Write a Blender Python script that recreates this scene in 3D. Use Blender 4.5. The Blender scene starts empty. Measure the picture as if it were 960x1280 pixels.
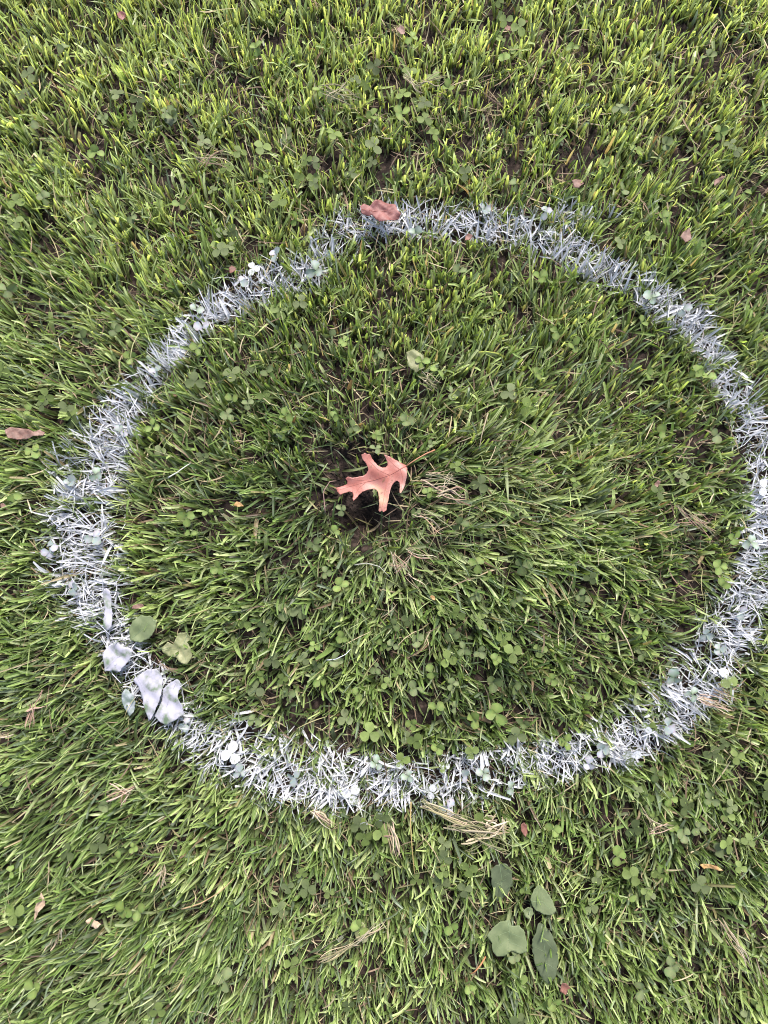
import bpy, bmesh, math, random
import numpy as np
from mathutils import Vector, Matrix
from mathutils.geometry import delaunay_2d_cdt

SC = bpy.context.scene
COL = SC.collection
rng = np.random.default_rng(11)
random.seed(11)
R = math.radians

# ------------------------------------------------------------------ camera
CAM_H, TILT, FPX = 1.0, R(5.0), 925.0          # metres above the soil, tilt off plumb, focal length for a 960 px wide picture
cam = bpy.data.cameras.new('camera'); cam.sensor_fit = 'HORIZONTAL'; cam.sensor_width = 36.0
cam.lens = 36.0 * FPX / 960.0; cam.clip_start = 0.02; cam.clip_end = 500
camo = bpy.data.objects.new('camera', cam); COL.objects.link(camo)
camo.location = (0, 0, CAM_H); camo.rotation_euler = (TILT, 0, 0); SC.camera = camo

# ------------------------------------------------------------------ light (soft daylight from beyond the top of the picture)
SUN_EL, SUN_AZ = R(53), R(14)                  # azimuth clockwise from +Y
w = bpy.data.worlds.new('World'); SC.world = w; w.use_nodes = True
nt = w.node_tree; sky = nt.nodes.new('ShaderNodeTexSky'); sky.sky_type = 'NISHITA'; sky.sun_disc = False
sky.sun_elevation = SUN_EL; sky.sun_rotation = SUN_AZ; sky.air_density = 1.0; sky.dust_density = 3.0; sky.ozone_density = 1.0
bg = nt.nodes['Background']; bg.inputs['Strength'].default_value = 0.105
nt.links.new(sky.outputs['Color'], bg.inputs['Color'])
sun = bpy.data.lights.new('sun', 'SUN'); sun.energy = 2.35; sun.angle = R(13); sun.color = (1.0, 0.955, 0.88)
suno = bpy.data.objects.new('sun', sun); COL.objects.link(suno)
sd = Vector((math.sin(SUN_AZ) * math.cos(SUN_EL), math.cos(SUN_AZ) * math.cos(SUN_EL), math.sin(SUN_EL)))
suno.rotation_euler = sd.to_track_quat('Z', 'Y').to_euler(); suno.location = sd * 5
SC.view_settings.view_transform = 'Standard'; SC.view_settings.look = 'None'
SC.view_settings.exposure = 1.95; SC.view_settings.gamma = 1.0
SC.cycles.filter_width = 1.0; SC.cycles.max_bounces = 6; SC.cycles.diffuse_bounces = 3; SC.cycles.transmission_bounces = 4

# ------------------------------------------------------------------ photo pixel <-> ground
CT, ST = math.cos(TILT), math.sin(TILT)
def at(px, py, z=0.0):
    u = (px - 480) / FPX; v = (640 - py) / FPX
    d = (u, v * CT + ST, v * ST - CT)
    k = (z - CAM_H) / d[2]
    return Vector((d[0] * k, d[1] * k, z))
def to_px(x, y, z):
    X, Y, Z = x, y, z - CAM_H
    yc = Y * CT + Z * ST; zc = -Y * ST + Z * CT
    return 480 + FPX * X / (-zc), 640 - FPX * yc / (-zc)
PX = CAM_H / FPX                                # about one photo pixel on the ground

# ------------------------------------------------------------------ noise
def vnoise(x, y, s, seed):
    x = np.asarray(x, float) / s + 1000.0; y = np.asarray(y, float) / s + 1000.0
    xi = np.floor(x).astype(np.int64); yi = np.floor(y).astype(np.int64)
    fx = x - xi; fy = y - yi; fx = fx * fx * (3 - 2 * fx); fy = fy * fy * (3 - 2 * fy)
    def h(a, b):
        n = (a * 374761393 + b * 668265263 + seed * 1442695041) & 0xffffffff
        n = ((n ^ (n >> 13)) * 1274126177) & 0xffffffff
        n = n ^ (n >> 16)
        return (n & 0xffffff) / float(0xffffff)
    a = h(xi, yi); b = h(xi + 1, yi); c = h(xi, yi + 1); d = h(xi + 1, yi + 1)
    return (a * (1 - fx) + b * fx) * (1 - fy) + (c * (1 - fx) + d * fx) * fy
def fnoise(x, y, s, seed):
    return (vnoise(x, y, s, seed) + 0.5 * vnoise(x, y, s / 2, seed + 7) + 0.25 * vnoise(x, y, s / 4, seed + 13)) / 1.75
def sstep(a, b, x):
    t = np.clip((x - a) / (b - a), 0, 1); return t * t * (3 - 2 * t)

# ------------------------------------------------------------------ ground relief: bare hollow under the oak leaf
HOLE = at(452, 616); HOLE2 = at(452, 652)
def ground_z(x, y):
    x = np.asarray(x, float); y = np.asarray(y, float)
    r1 = np.hypot((x - HOLE.x) / 0.085, (y - HOLE.y) / 0.075)
    r2 = np.hypot((x - HOLE2.x) / 0.045, (y - HOLE2.y) / 0.034)
    g = 0.007 * (fnoise(x, y, 0.16, 3) - 0.5) + 0.005 * (fnoise(x, y, 0.03, 5) - 0.5) + 0.0035 * (vnoise(x, y, 0.009, 6) - 0.5)
    near = np.hypot(x, y) < 3
    return np.where(near, g, 0) - 0.020 * np.exp(-r1 ** 2 * 1.2) - 0.030 * np.exp(-r2 ** 2 * 1.3)
def gz(x, y): return float(ground_z(x, y))

# ------------------------------------------------------------------ the sprayed ring: centre line and width, in plan
RING_PX = [(398,306,34),(412,296,44),(440,278,50),(480,268,50),(530,268,46),(580,272,48),(630,279,50),(690,293,54),(740,320,50),(790,348,42),(840,378,46),
 (878,402,46),(897,438,36),(915,468,38),(938,510,52),(957,560,60),(968,620,60),(964,680,58),(947,740,70),(915,800,82),(880,850,82),
 (830,895,70),(780,928,60),(720,948,48),(650,962,58),(600,975,70),(550,982,66),(480,985,66),(420,980,74),(350,962,78),(290,940,74),
 (250,918,64),(215,890,56),(180,850,54),(150,810,50),(130,770,60),(112,730,80),(98,690,88),(98,640,88),(105,590,78),(130,550,70),
 (150,510,58),(183,470,44),(215,430,40),(250,395,40),(290,366,46),(330,345,52),(370,336,50),(396,334,36)]
SPRAY_PX = [(640,262,22),(700,256,30),(745,262,26),(770,262,18)]
def pathpts(L): return np.array([[*at(a, b, 0.03)[:2], c * PX * 0.46] for a, b, c in L])
RING, SPRAY = pathpts(RING_PX), pathpts(SPRAY_PX)
FILL = pathpts([(140,818,44),(175,862,50),(205,893,46),(232,912,44),(262,930,46)])
def pathdist(x, y, P):
    best = np.full(np.shape(x), 9.0)
    for i in range(len(P) - 1):
        a, b = P[i], P[i + 1]; dx, dy = b[0] - a[0], b[1] - a[1]
        t = np.clip(((x - a[0]) * dx + (y - a[1]) * dy) / (dx * dx + dy * dy), 0, 1)
        d = np.hypot(x - a[0] - t * dx, y - a[1] - t * dy) / (a[2] + t * (b[2] - a[2]))
        best = np.minimum(best, d)
    return best
def ring_paint(x, y):
    """0..1 how much spray fell on this spot of the lawn, seen from above"""
    wob = 0.34 * (fnoise(x, y, 0.045, 21) - 0.5) + 0.30 * (fnoise(x, y, 0.012, 22) - 0.5)
    d = pathdist(x, y, RING) * 1.08 + wob * 1.3
    p = 1 - sstep(0.72, 1.22, d)
    p *= 0.36 + 0.74 * sstep(0.30, 0.60, fnoise(x, y, 0.024, 23))
    lf = np.where((x < at(170, 640).x), 1.0, 0.45)
    p = np.maximum(p, lf * 0.30 * (1 - sstep(0.9, 1.75, d)))
    d2 = pathdist(x, y, SPRAY) + wob
    p = np.maximum(p, 0.55 * (1 - sstep(0.4, 1.2, d2)) * sstep(0.4, 0.6, fnoise(x, y, 0.02, 29)))
    p = np.maximum(p, 0.95 * (1 - sstep(0.5, 1.1, pathdist(x, y, FILL) + wob)))
    return np.clip(p, 0, 1)

# ------------------------------------------------------------------ materials
def new_mat(name):
    m = bpy.data.materials.new(name); m.use_nodes = True
    return m, m.node_tree.nodes, m.node_tree.links, m.node_tree.nodes['Principled BSDF']
def leafy(name, rough=0.45, spec=0.45, transl=0.30, grain=300.0, paintable=True):
    """plant tissue: the colour is stored on the blades, the paint amount too; some light passes through"""
    m, n, l, b = new_mat(name)
    col = n.new('ShaderNodeAttribute'); col.attribute_name = 'tint'
    tc = n.new('ShaderNodeTexCoord'); no = n.new('ShaderNodeTexNoise'); no.inputs['Scale'].default_value = grain; no.inputs['Detail'].default_value = 2
    l.new(tc.outputs['Object'], no.inputs['Vector'])
    mr = n.new('ShaderNodeMapRange'); mr.inputs['To Min'].default_value = 0.72; mr.inputs['To Max'].default_value = 1.28
    l.new(no.outputs['Fac'], mr.inputs['Value'])
    mul = n.new('ShaderNodeVectorMath'); mul.operation = 'SCALE'; l.new(col.outputs['Color'], mul.inputs[0]); l.new(mr.outputs['Result'], mul.inputs['Scale'])
    out = n['Material Output']
    tr = n.new('ShaderNodeBsdfTranslucent'); mx = n.new('ShaderNodeMixShader')
    base = mul.outputs[0]
    hs = n.new('ShaderNodeMix'); hs.data_type = 'RGBA'; hs.blend_type = 'MULTIPLY'; hs.inputs['Factor'].default_value = 1
    l.new(base, hs.inputs['A']); hs.inputs['B'].default_value = (2.0, 1.9, 0.95, 1)
    PT = hs
    if paintable:
        pa = n.new('ShaderNodeAttribute'); pa.attribute_name = 'paint'
        n2 = n.new('ShaderNodeTexNoise'); n2.inputs['Scale'].default_value = 420; l.new(tc.outputs['Object'], n2.inputs['Vector'])
        ad = n.new('ShaderNodeMath'); ad.operation = 'ADD'; l.new(pa.outputs['Fac'], ad.inputs[0]); l.new(n2.outputs['Fac'], ad.inputs[1])
        st = n.new('ShaderNodeMapRange'); st.inputs['From Min'].default_value = 0.78; st.inputs['From Max'].default_value = 1.12; l.new(ad.outputs[0], st.inputs['Value'])
        mixc = n.new('ShaderNodeMix'); mixc.data_type = 'RGBA'; l.new(st.outputs['Result'], mixc.inputs['Factor'])
        l.new(base, mixc.inputs['A']); mixc.inputs['B'].default_value = (0.43, 0.435, 0.465, 1)
        l.new(mixc.outputs['Result'], b.inputs['Base Color'])
        mt = n.new('ShaderNodeMix'); mt.data_type = 'RGBA'; l.new(st.outputs['Result'], mt.inputs['Factor']); l.new(hs.outputs['Result'], mt.inputs['A']); mt.inputs['B'].default_value = (0.50, 0.50, 0.53, 1); PT = mt
        rr = n.new('ShaderNodeMapRange'); rr.inputs['To Min'].default_value = rough; rr.inputs['To Max'].default_value = 0.75
        l.new(st.outputs['Result'], rr.inputs['Value']); l.new(rr.outputs['Result'], b.inputs['Roughness'])
        fr = n.new('ShaderNodeMapRange'); fr.inputs['To Min'].default_value = transl; fr.inputs['To Max'].default_value = 0.32
        l.new(st.outputs['Result'], fr.inputs['Value']); l.new(fr.outputs['Result'], mx.inputs['Fac'])
    else:
        l.new(base, b.inputs['Base Color']); b.inputs['Roughness'].default_value = rough; mx.inputs['Fac'].default_value = transl
    b.inputs['Specular IOR Level'].default_value = spec
    l.new(PT.outputs['Result'], tr.inputs['Color']); l.new(b.outputs[0], mx.inputs[1]); l.new(tr.outputs[0], mx.inputs[2]); l.new(mx.outputs[0], out.inputs['Surface'])
    return m
def surf(name, stops, scale=60, rough=0.6, spec=0.3, transl=0.0, bump=0.0, bscale=200, detail=5):
    """blotchy organic surface: a noise picks between the colour stops"""
    m, n, l, b = new_mat(name)
    tc = n.new('ShaderNodeTexCoord'); no = n.new('ShaderNodeTexNoise'); no.inputs['Scale'].default_value = scale; no.inputs['Detail'].default_value = detail
    l.new(tc.outputs['Object'], no.inputs['Vector'])
    cr = n.new('ShaderNodeValToRGB'); e = cr.color_ramp.elements
    while len(e) < len(stops): e.new(0.5)
    for i, (p, c) in enumerate(stops): e[i].position = p; e[i].color = (*c, 1)
    l.new(no.outputs['Fac'], cr.inputs['Fac']); l.new(cr.outputs['Color'], b.inputs['Base Color'])
    b.inputs['Roughness'].default_value = rough; b.inputs['Specular IOR Level'].default_value = spec
    if bump:
        nb = n.new('ShaderNodeTexNoise'); nb.inputs['Scale'].default_value = bscale; nb.inputs['Detail'].default_value = 6; l.new(tc.outputs['Object'], nb.inputs['Vector'])
        bp = n.new('ShaderNodeBump'); bp.inputs['Strength'].default_value = bump; bp.inputs['Distance'].default_value = 0.002
        l.new(nb.outputs['Fac'], bp.inputs['Height']); l.new(bp.outputs['Normal'], b.inputs['Normal'])
    if transl:
        tr = n.new('ShaderNodeBsdfTranslucent'); mx = n.new('ShaderNodeMixShader'); mx.inputs['Fac'].default_value = transl
        l.new(cr.outputs['Color'], tr.inputs['Color']); l.new(b.outputs[0], mx.inputs[1]); l.new(tr.outputs[0], mx.inputs[2])
        l.new(mx.outputs[0], n['Material Output'].inputs['Surface'])
    return m
M = {}
M['grass'] = leafy('grass_blade', 0.42, 0.42, 0.48)
M['thatch'] = leafy('dry_thatch', 0.7, 0.2, 0.12)
M['clover'] = leafy('clover_leaf', 0.62, 0.22, 0.22, grain=160)
# soil near, lawn green far off where no blades are built
m, n, l, b = new_mat('soil'); M['soil'] = m
tc = n.new('ShaderNodeTexCoord')
n1 = n.new('ShaderNodeTexNoise'); n1.inputs['Scale'].default_value = 110; n1.inputs['Detail'].default_value = 8; l.new(tc.outputs['Object'], n1.inputs['Vector'])
cr = n.new('ShaderNodeValToRGB'); e = cr.color_ramp.elements; e.new(0.55)
for i, (p, c) in enumerate([(0.3, (0.006, 0.0045, 0.004)), (0.52, (0.016, 0.011, 0.009)), (0.72, (0.048, 0.034, 0.028))]): e[i].position = p; e[i].color = (*c, 1)
l.new(n1.outputs['Fac'], cr.inputs['Fac'])
n3 = n.new('ShaderNodeTexNoise'); n3.inputs['Scale'].default_value = 40; n3.inputs['Detail'].default_value = 8; l.new(tc.outputs['Object'], n3.inputs['Vector'])
cg = n.new('ShaderNodeValToRGB'); cg.color_ramp.elements[0].position = 0.35; cg.color_ramp.elements[0].color = (0.025, 0.045, 0.012, 1); cg.color_ramp.elements[1].position = 0.7; cg.color_ramp.elements[1].color = (0.09, 0.13, 0.035, 1)
l.new(n3.outputs['Fac'], cg.inputs['Fac'])
ln = n.new('ShaderNodeVectorMath'); ln.operation = 'LENGTH'; l.new(tc.outputs['Object'], ln.inputs[0])
mr = n.new('ShaderNodeMapRange'); mr.inputs['From Min'].default_value = 1.7; mr.inputs['From Max'].default_value = 2.3; l.new(ln.outputs['Value'], mr.inputs['Value'])
mc = n.new('ShaderNodeMix'); mc.data_type = 'RGBA'; l.new(mr.outputs['Result'], mc.inputs['Factor']); l.new(cr.outputs['Color'], mc.inputs['A']); l.new(cg.outputs['Color'], mc.inputs['B'])
l.new(mc.outputs['Result'], b.inputs['Base Color']); b.inputs['Roughness'].default_value = 0.95; b.inputs['Specular IOR Level'].default_value = 0.15
n2 = n.new('ShaderNodeTexNoise'); n2.inputs['Scale'].default_value = 260; n2.inputs['Detail'].default_value = 6; l.new(tc.outputs['Object'], n2.inputs['Vector'])
bp = n.new('ShaderNodeBump'); bp.inputs['Strength'].default_value = 0.8; bp.inputs['Distance'].default_value = 0.003
l.new(n2.outputs['Fac'], bp.inputs['Height']); l.new(bp.outputs['Normal'], b.inputs['Normal'])

# ------------------------------------------------------------------ object helpers
def tag(o, label=None, cat=None, group=None, kind=None):
    if label: o['label'] = label
    if cat: o['category'] = cat
    if group: o['group'] = group
    if kind: o['kind'] = kind
    return o
def empty(name, loc, rz=0.0):
    o = bpy.data.objects.new(name, None); COL.objects.link(o); o.empty_display_size = 0.01
    o.location = loc; o.rotation_euler = (0, 0, rz); return o
def link_mesh(name, me, mat, parent=None):
    if mat and not me.materials: me.materials.append(mat)
    o = bpy.data.objects.new(name, me); COL.objects.link(o)
    if parent: o.parent = parent
    return o
def mesh_np(name, V, F, mat, attrs=None, smooth=False):
    """V (n,3); F (m,3|4) int; attrs {name: (n,3) colours or (n,) floats}"""
    me = bpy.data.meshes.new(name); k = F.shape[1]
    me.vertices.add(len(V)); me.vertices.foreach_set('co', np.ascontiguousarray(V, np.float32).ravel())
    me.loops.add(F.size); me.loops.foreach_set('vertex_index', np.ascontiguousarray(F, np.int32).ravel())
    me.polygons.add(len(F)); me.polygons.foreach_set('loop_start', np.arange(0, F.size, k, dtype=np.int32))
    me.polygons.foreach_set('use_smooth', np.full(len(F), smooth))
    me.update(calc_edges=True)
    for a, d in (attrs or {}).items():
        if d.ndim == 2:
            at_ = me.attributes.new(a, 'FLOAT_COLOR', 'POINT'); c = np.ones((len(V), 4), np.float32); c[:, :3] = d
            at_.data.foreach_set('color', c.ravel())
        else:
            at_ = me.attributes.new(a, 'FLOAT', 'POINT'); at_.data.foreach_set('value', d.astype(np.float32))
    me.materials.append(mat)
    return me

# ------------------------------------------------------------------ the ground sheet
def axis_vals(lo, hi, step):
    near = np.arange(lo, hi + 1e-6, step)
    far = np.array([0.15, 0.4, 0.9, 2, 5, 12, 30, 60])
    return np.concatenate([lo - far[::-1], near, hi + far])
gx = axis_vals(-0.70, 0.70, 0.005); gy = axis_vals(-0.78, 0.95, 0.005)
GX, GY = np.meshgrid(gx, gy); V = np.stack([GX.ravel(), GY.ravel(), ground_z(GX, GY).ravel()], 1)
nx, ny = len(gx), len(gy); I = np.arange(nx * ny).reshape(ny, nx)
F = np.stack([I[:-1, :-1].ravel(), I[:-1, 1:].ravel(), I[1:, 1:].ravel(), I[1:, :-1].ravel()], 1)
g = link_mesh('ground', mesh_np('ground', V, F, M['soil'], smooth=True), None)
tag(g, 'dark brown soil showing between grass blades and in a bare hollow', 'ground', kind='structure')

# ------------------------------------------------------------------ how the grass lies: photo px, py, heading (deg, 0 = right, 90 = away), lean (deg), length (mm), spread (deg), yellow 0..1 (also carries the painted light, brighter towards the top)
FIELD = np.array([
 (100,60,102,22,44,40,.9),(480,60,88,22,42,38,.9),(860,60,75,24,42,38,.85),(100,200,118,30,46,36,.75),(300,160,100,26,44,38,.8),(480,180,90,26,42,36,.75),(700,160,84,26,42,36,.8),(860,200,68,28,44,34,.7),
 (50,330,148,42,52,26,.65),(60,440,162,48,56,24,.65),(10,520,174,56,68,16,.6),(180,330,132,38,50,28,.65),(180,250,120,34,48,30,.7),(330,260,110,34,48,32,.65),
 (250,520,140,48,58,20,.6),(200,600,158,52,56,20,.55),(200,680,184,48,52,26,.5),(330,420,108,36,50,30,.55),(330,600,165,46,50,30,.4),(260,460,135,44,54,22,.6),
 (480,380,95,30,42,36,.6),(600,380,80,30,44,34,.6),(700,400,62,42,52,28,.65),(720,470,42,52,60,20,.7),(640,540,32,62,66,18,.65),(680,600,14,66,74,16,.6),(700,660,4,62,66,18,.55),(620,640,-6,66,66,20,.45),
 (800,480,50,34,42,40,.5),(820,560,28,40,46,36,.5),(830,640,14,46,50,32,.45),(760,740,-18,48,50,32,.5),(860,700,2,40,46,36,.5),
 (600,720,-38,60,64,22,.45),(540,740,-62,56,62,24,.4),(450,760,-102,50,58,26,.4),(380,740,-124,50,56,26,.4),(300,780,-150,46,50,30,.4),(250,840,-150,44,48,32,.4),(420,880,-100,38,46,34,.45),(550,900,-80,34,44,40,.4),(700,880,-50,38,44,38,.4),(640,800,-45,40,46,40,.35),
 (60,760,182,44,56,26,.4),(60,900,202,48,58,24,.45),(60,1050,216,50,62,22,.45),(60,1220,208,50,66,22,.5),(250,1050,226,44,58,24,.45),(250,1220,224,50,64,22,.5),(450,1100,252,36,50,30,.5),(450,1240,260,34,48,34,.5),(620,1100,266,34,48,32,.5),(620,1240,272,34,46,34,.5),
 (800,1080,215,44,54,40,.35),(800,1220,-75,32,44,40,.5),(920,1050,-60,38,46,36,.45),(920,1220,-62,34,44,36,.5),
 (900,330,48,44,56,28,.55),(800,280,62,38,52,32,.55),(920,430,28,44,50,32,.45),(900,900,-40,38,46,36,.4),(940,560,10,40,46,36,.4),
 (400,560,150,40,44,34,.3),(450,530,92,36,44,32,.35),(395,680,-150,42,46,34,.3),(530,560,48,56,58,24,.45),(540,650,-15,64,62,26,.4),(480,700,-75,60,62,24,.4)])
def field(px, py):
    out = np.zeros((5, len(px))); W = np.zeros(len(px)); C = np.zeros(len(px)); S = np.zeros(len(px))
    px = np.clip(px, -60, 1020); py = np.clip(py, -60, 1340)
    for a, b_, ang, lean, ln_, spr, ye in FIELD:
        w_ = 1.0 / ((px - a) ** 2 + (py - b_) ** 2 + 1500.0) ** 1.6
        W += w_; C += w_ * math.cos(R(ang)); S += w_ * math.sin(R(ang))
        for k, q in enumerate((lean, ln_, spr, ye)): out[k] += w_ * q
    return np.arctan2(S, C), out[0] / W, out[1] / W, out[2] / W, out[3] / W

# ------------------------------------------------------------------ things that lie on the grass: keep the blades off their faces.  (x, y, radius, height, share of blades let through)
KEEP = []
def keep(px, py, rpx, z, let=0.1):
    p = at(px, py, z); KEEP.append((p.x, p.y, rpx * PX, z, let))

# ------------------------------------------------------------------ blades
def blades(x, y, head, lean, length, width, curl, twist, col_base, col_tip, K=4, fold=0.22, blunt=None, lift=None, paint_gain=1.0, cull=True):
    n_ = len(x); s = np.linspace(0, 1, K + 1)
    seg = length / K
    z0 = ground_z(x, y) - 0.001 if lift is None else ground_z(x, y) + lift
    P = np.zeros((n_, K + 1, 3)); P[:, 0] = np.stack([x, y, z0], 1)
    bend = rng.normal(0, 0.5, n_)
    for k in range(K):
        th = np.clip(lean + curl * ((k + 0.5) / K - 0.35), -0.4, 2.0)
        az = head + bend * (k / K)
        P[:, k + 1, 0] = P[:, k, 0] + seg * np.sin(th) * np.cos(az)
        P[:, k + 1, 1] = P[:, k, 1] + seg * np.sin(th) * np.sin(az)
        P[:, k + 1, 2] = P[:, k, 2] + seg * np.cos(th)
    P[:, :, 2] = np.maximum(P[:, :, 2], ground_z(P[:, :, 0], P[:, :, 1]) + 0.0012)
    ok = np.ones(n_, bool)
    if cull:
        r_ = rng.random(n_)
        for (cx, cy, cr_, cz, let) in KEEP:
            hit = ((np.hypot(P[:, :, 0] - cx, P[:, :, 1] - cy) < cr_) & (P[:, :, 2] > cz - 0.008)).any(1)
            ok &= ~(hit & (r_ > let))
    P = P[ok]; head = head[ok]; lean = lean[ok]; width = width[ok]; twist = twist[ok]; col_base = col_base[ok]; col_tip = col_tip[ok]
    blunt = blunt[ok] if blunt is not None else np.full(len(P), 0.1); n_ = len(P)
    prof = np.interp(s, [0, 0.15, 0.5, 0.8, 1], [0.55, 0.85, 1.0, 0.8, 0.0])
    wd = width[:, None] * (prof[None, :] * 1.0); wd[:, -1] = width * blunt; wd[:, -2] = np.maximum(wd[:, -2], width * blunt)
    tw = twist[:, None] * (0.4 + 0.6 * s[None, :])
    T = np.gradient(P, axis=1); T /= np.linalg.norm(T, axis=2, keepdims=True) + 1e-9
    S = np.repeat(np.stack([-np.sin(head), np.cos(head), np.zeros(n_)], 1)[:, None, :], K + 1, 1)
    S -= T * (S * T).sum(2, keepdims=True); S /= np.linalg.norm(S, axis=2, keepdims=True) + 1e-9
    side = S * np.cos(tw)[:, :, None] + np.cross(T, S) * np.sin(tw)[:, :, None]
    A = P - side * wd[:, :, None] * 0.5; B = P + side * wd[:, :, None] * 0.5
    N = np.cross(T, side)
    A[:, :, 2] = np.maximum(A[:, :, 2], 0 * A[:, :, 2] + ground_z(A[:, :, 0], A[:, :, 1]) + 0.0006)
    if fold: 
        Cc = P - N * wd[:, :, None] * fold
        V = np.stack([A, Cc, B], 2); c = 3
    else:
        V = np.stack([A, B], 2); c = 2
    V = V.reshape(-1, 3)
    base = (np.arange(n_) * (K + 1) * c)[:, None, None] ; kk = (np.arange(K) * c)[None, :, None]
    quad = [np.array([j, j + 1, j + 1 + c, j + c]) for j in range(c - 1)]
    F = np.concatenate([(base + kk + q[None, None, :]).reshape(-1, 4) for q in quad])
    t = s[None, :, None]
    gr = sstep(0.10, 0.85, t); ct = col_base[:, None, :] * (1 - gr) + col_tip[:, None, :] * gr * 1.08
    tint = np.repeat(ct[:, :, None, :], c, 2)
    if c == 3: tint[:, :, 1, :] *= 1.15
    tint = tint.reshape(-1, 3)
    hgt = P[:, :, 2]
    mid = P[:, K // 2 + 1, :]
    pp = ring_paint(P[:, :, 0].ravel(), P[:, :, 1].ravel()).reshape(n_, K + 1)
    luck = np.clip(rng.normal(-0.03, 0.34, n_), -0.9, 0.5)[:, None]
    low = sstep(0.001, 0.024, hgt)
    paint = np.clip(pp * (0.30 + 0.85 * low) * paint_gain + luck * (pp > 0.03), 0, 1) * (pp > 0.02)
    painted = (paint[:, K // 2:].max(1) > 0.42)
    pv = np.repeat(paint[:, :, None], c, 2).reshape(-1)
    return V, F, tint, pv, painted, (K + 1) * c
def split_emit(res, sel):
    V, F, tint, pv, painted, per = res
    vm = np.repeat(sel, per); idx = np.cumsum(vm) - 1
    fm = vm[F[:, 0]]
    return V[vm], idx[F[fm]].astype(np.int32), tint[vm], pv[vm]
def join(parts):
    Vs, Fs, Ts, Ps = [], [], [], []; off = 0
    for V, F, T, Pp in parts:
        if not len(V): continue
        Vs.append(V); Fs.append(F + off); Ts.append(T); Ps.append(Pp); off += len(V)
    return np.concatenate(Vs), np.concatenate(Fs), np.concatenate(Ts), np.concatenate(Ps)

GREEN = np.array([(0.105,0.165,0.022),(0.075,0.130,0.022),(0.055,0.100,0.024),(0.042,0.075,0.024),(0.140,0.200,0.030),(0.10,0.135,0.045),(0.17,0.19,0.075)])
STRAW = np.array([(0.21,0.165,0.10),(0.15,0.105,0.07),(0.28,0.23,0.15),(0.09,0.06,0.042),(0.18,0.16,0.08)])

def tufted(n_tuft, per, box, tuft_r, layer):
    x0, x1, y0, y1 = box
    tx = rng.uniform(x0, x1, n_tuft); ty = rng.uniform(y0, y1, n_tuft)
    cnt = np.clip(rng.poisson(per, n_tuft), 2, None)
    i = np.repeat(np.arange(n_tuft), cnt); n_ = len(i)
    ox, oy = rng.normal(0, tuft_r, n_), rng.normal(0, tuft_r, n_)
    x = tx[i] + ox; y = ty[i] + oy
    # thinner in the bare hollow and in scattered small gaps
    r1 = np.hypot((x - HOLE.x - 0.002) / 0.057, (y - HOLE.y - 0.006) / 0.063); r3 = np.hypot((x - at(560, 612).x) / 0.035, (y - at(560, 612).y) / 0.03)
    dens = sstep(0.75, 1.25, r1 + 0.5 * (fnoise(x, y, 0.03, 41) - 0.5)) * (0.35 + 0.65 * sstep(0.7, 1.2, r3))
    dens = np.maximum(dens, 0.17 * (r1 > 0.35))
    dens *= (0.74 + 0.26 * sstep(0.30, 0.46, fnoise(x, y, 0.05, 43))) * (0.42 + 0.58 * sstep(0.33, 0.50, fnoise(x, y, 0.019, 44)))
    k = rng.random(n_) < dens
    x, y, i, ox, oy = x[k], y[k], i[k], ox[k], oy[k]
    return x, y, i, ox, oy, n_tuft

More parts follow.
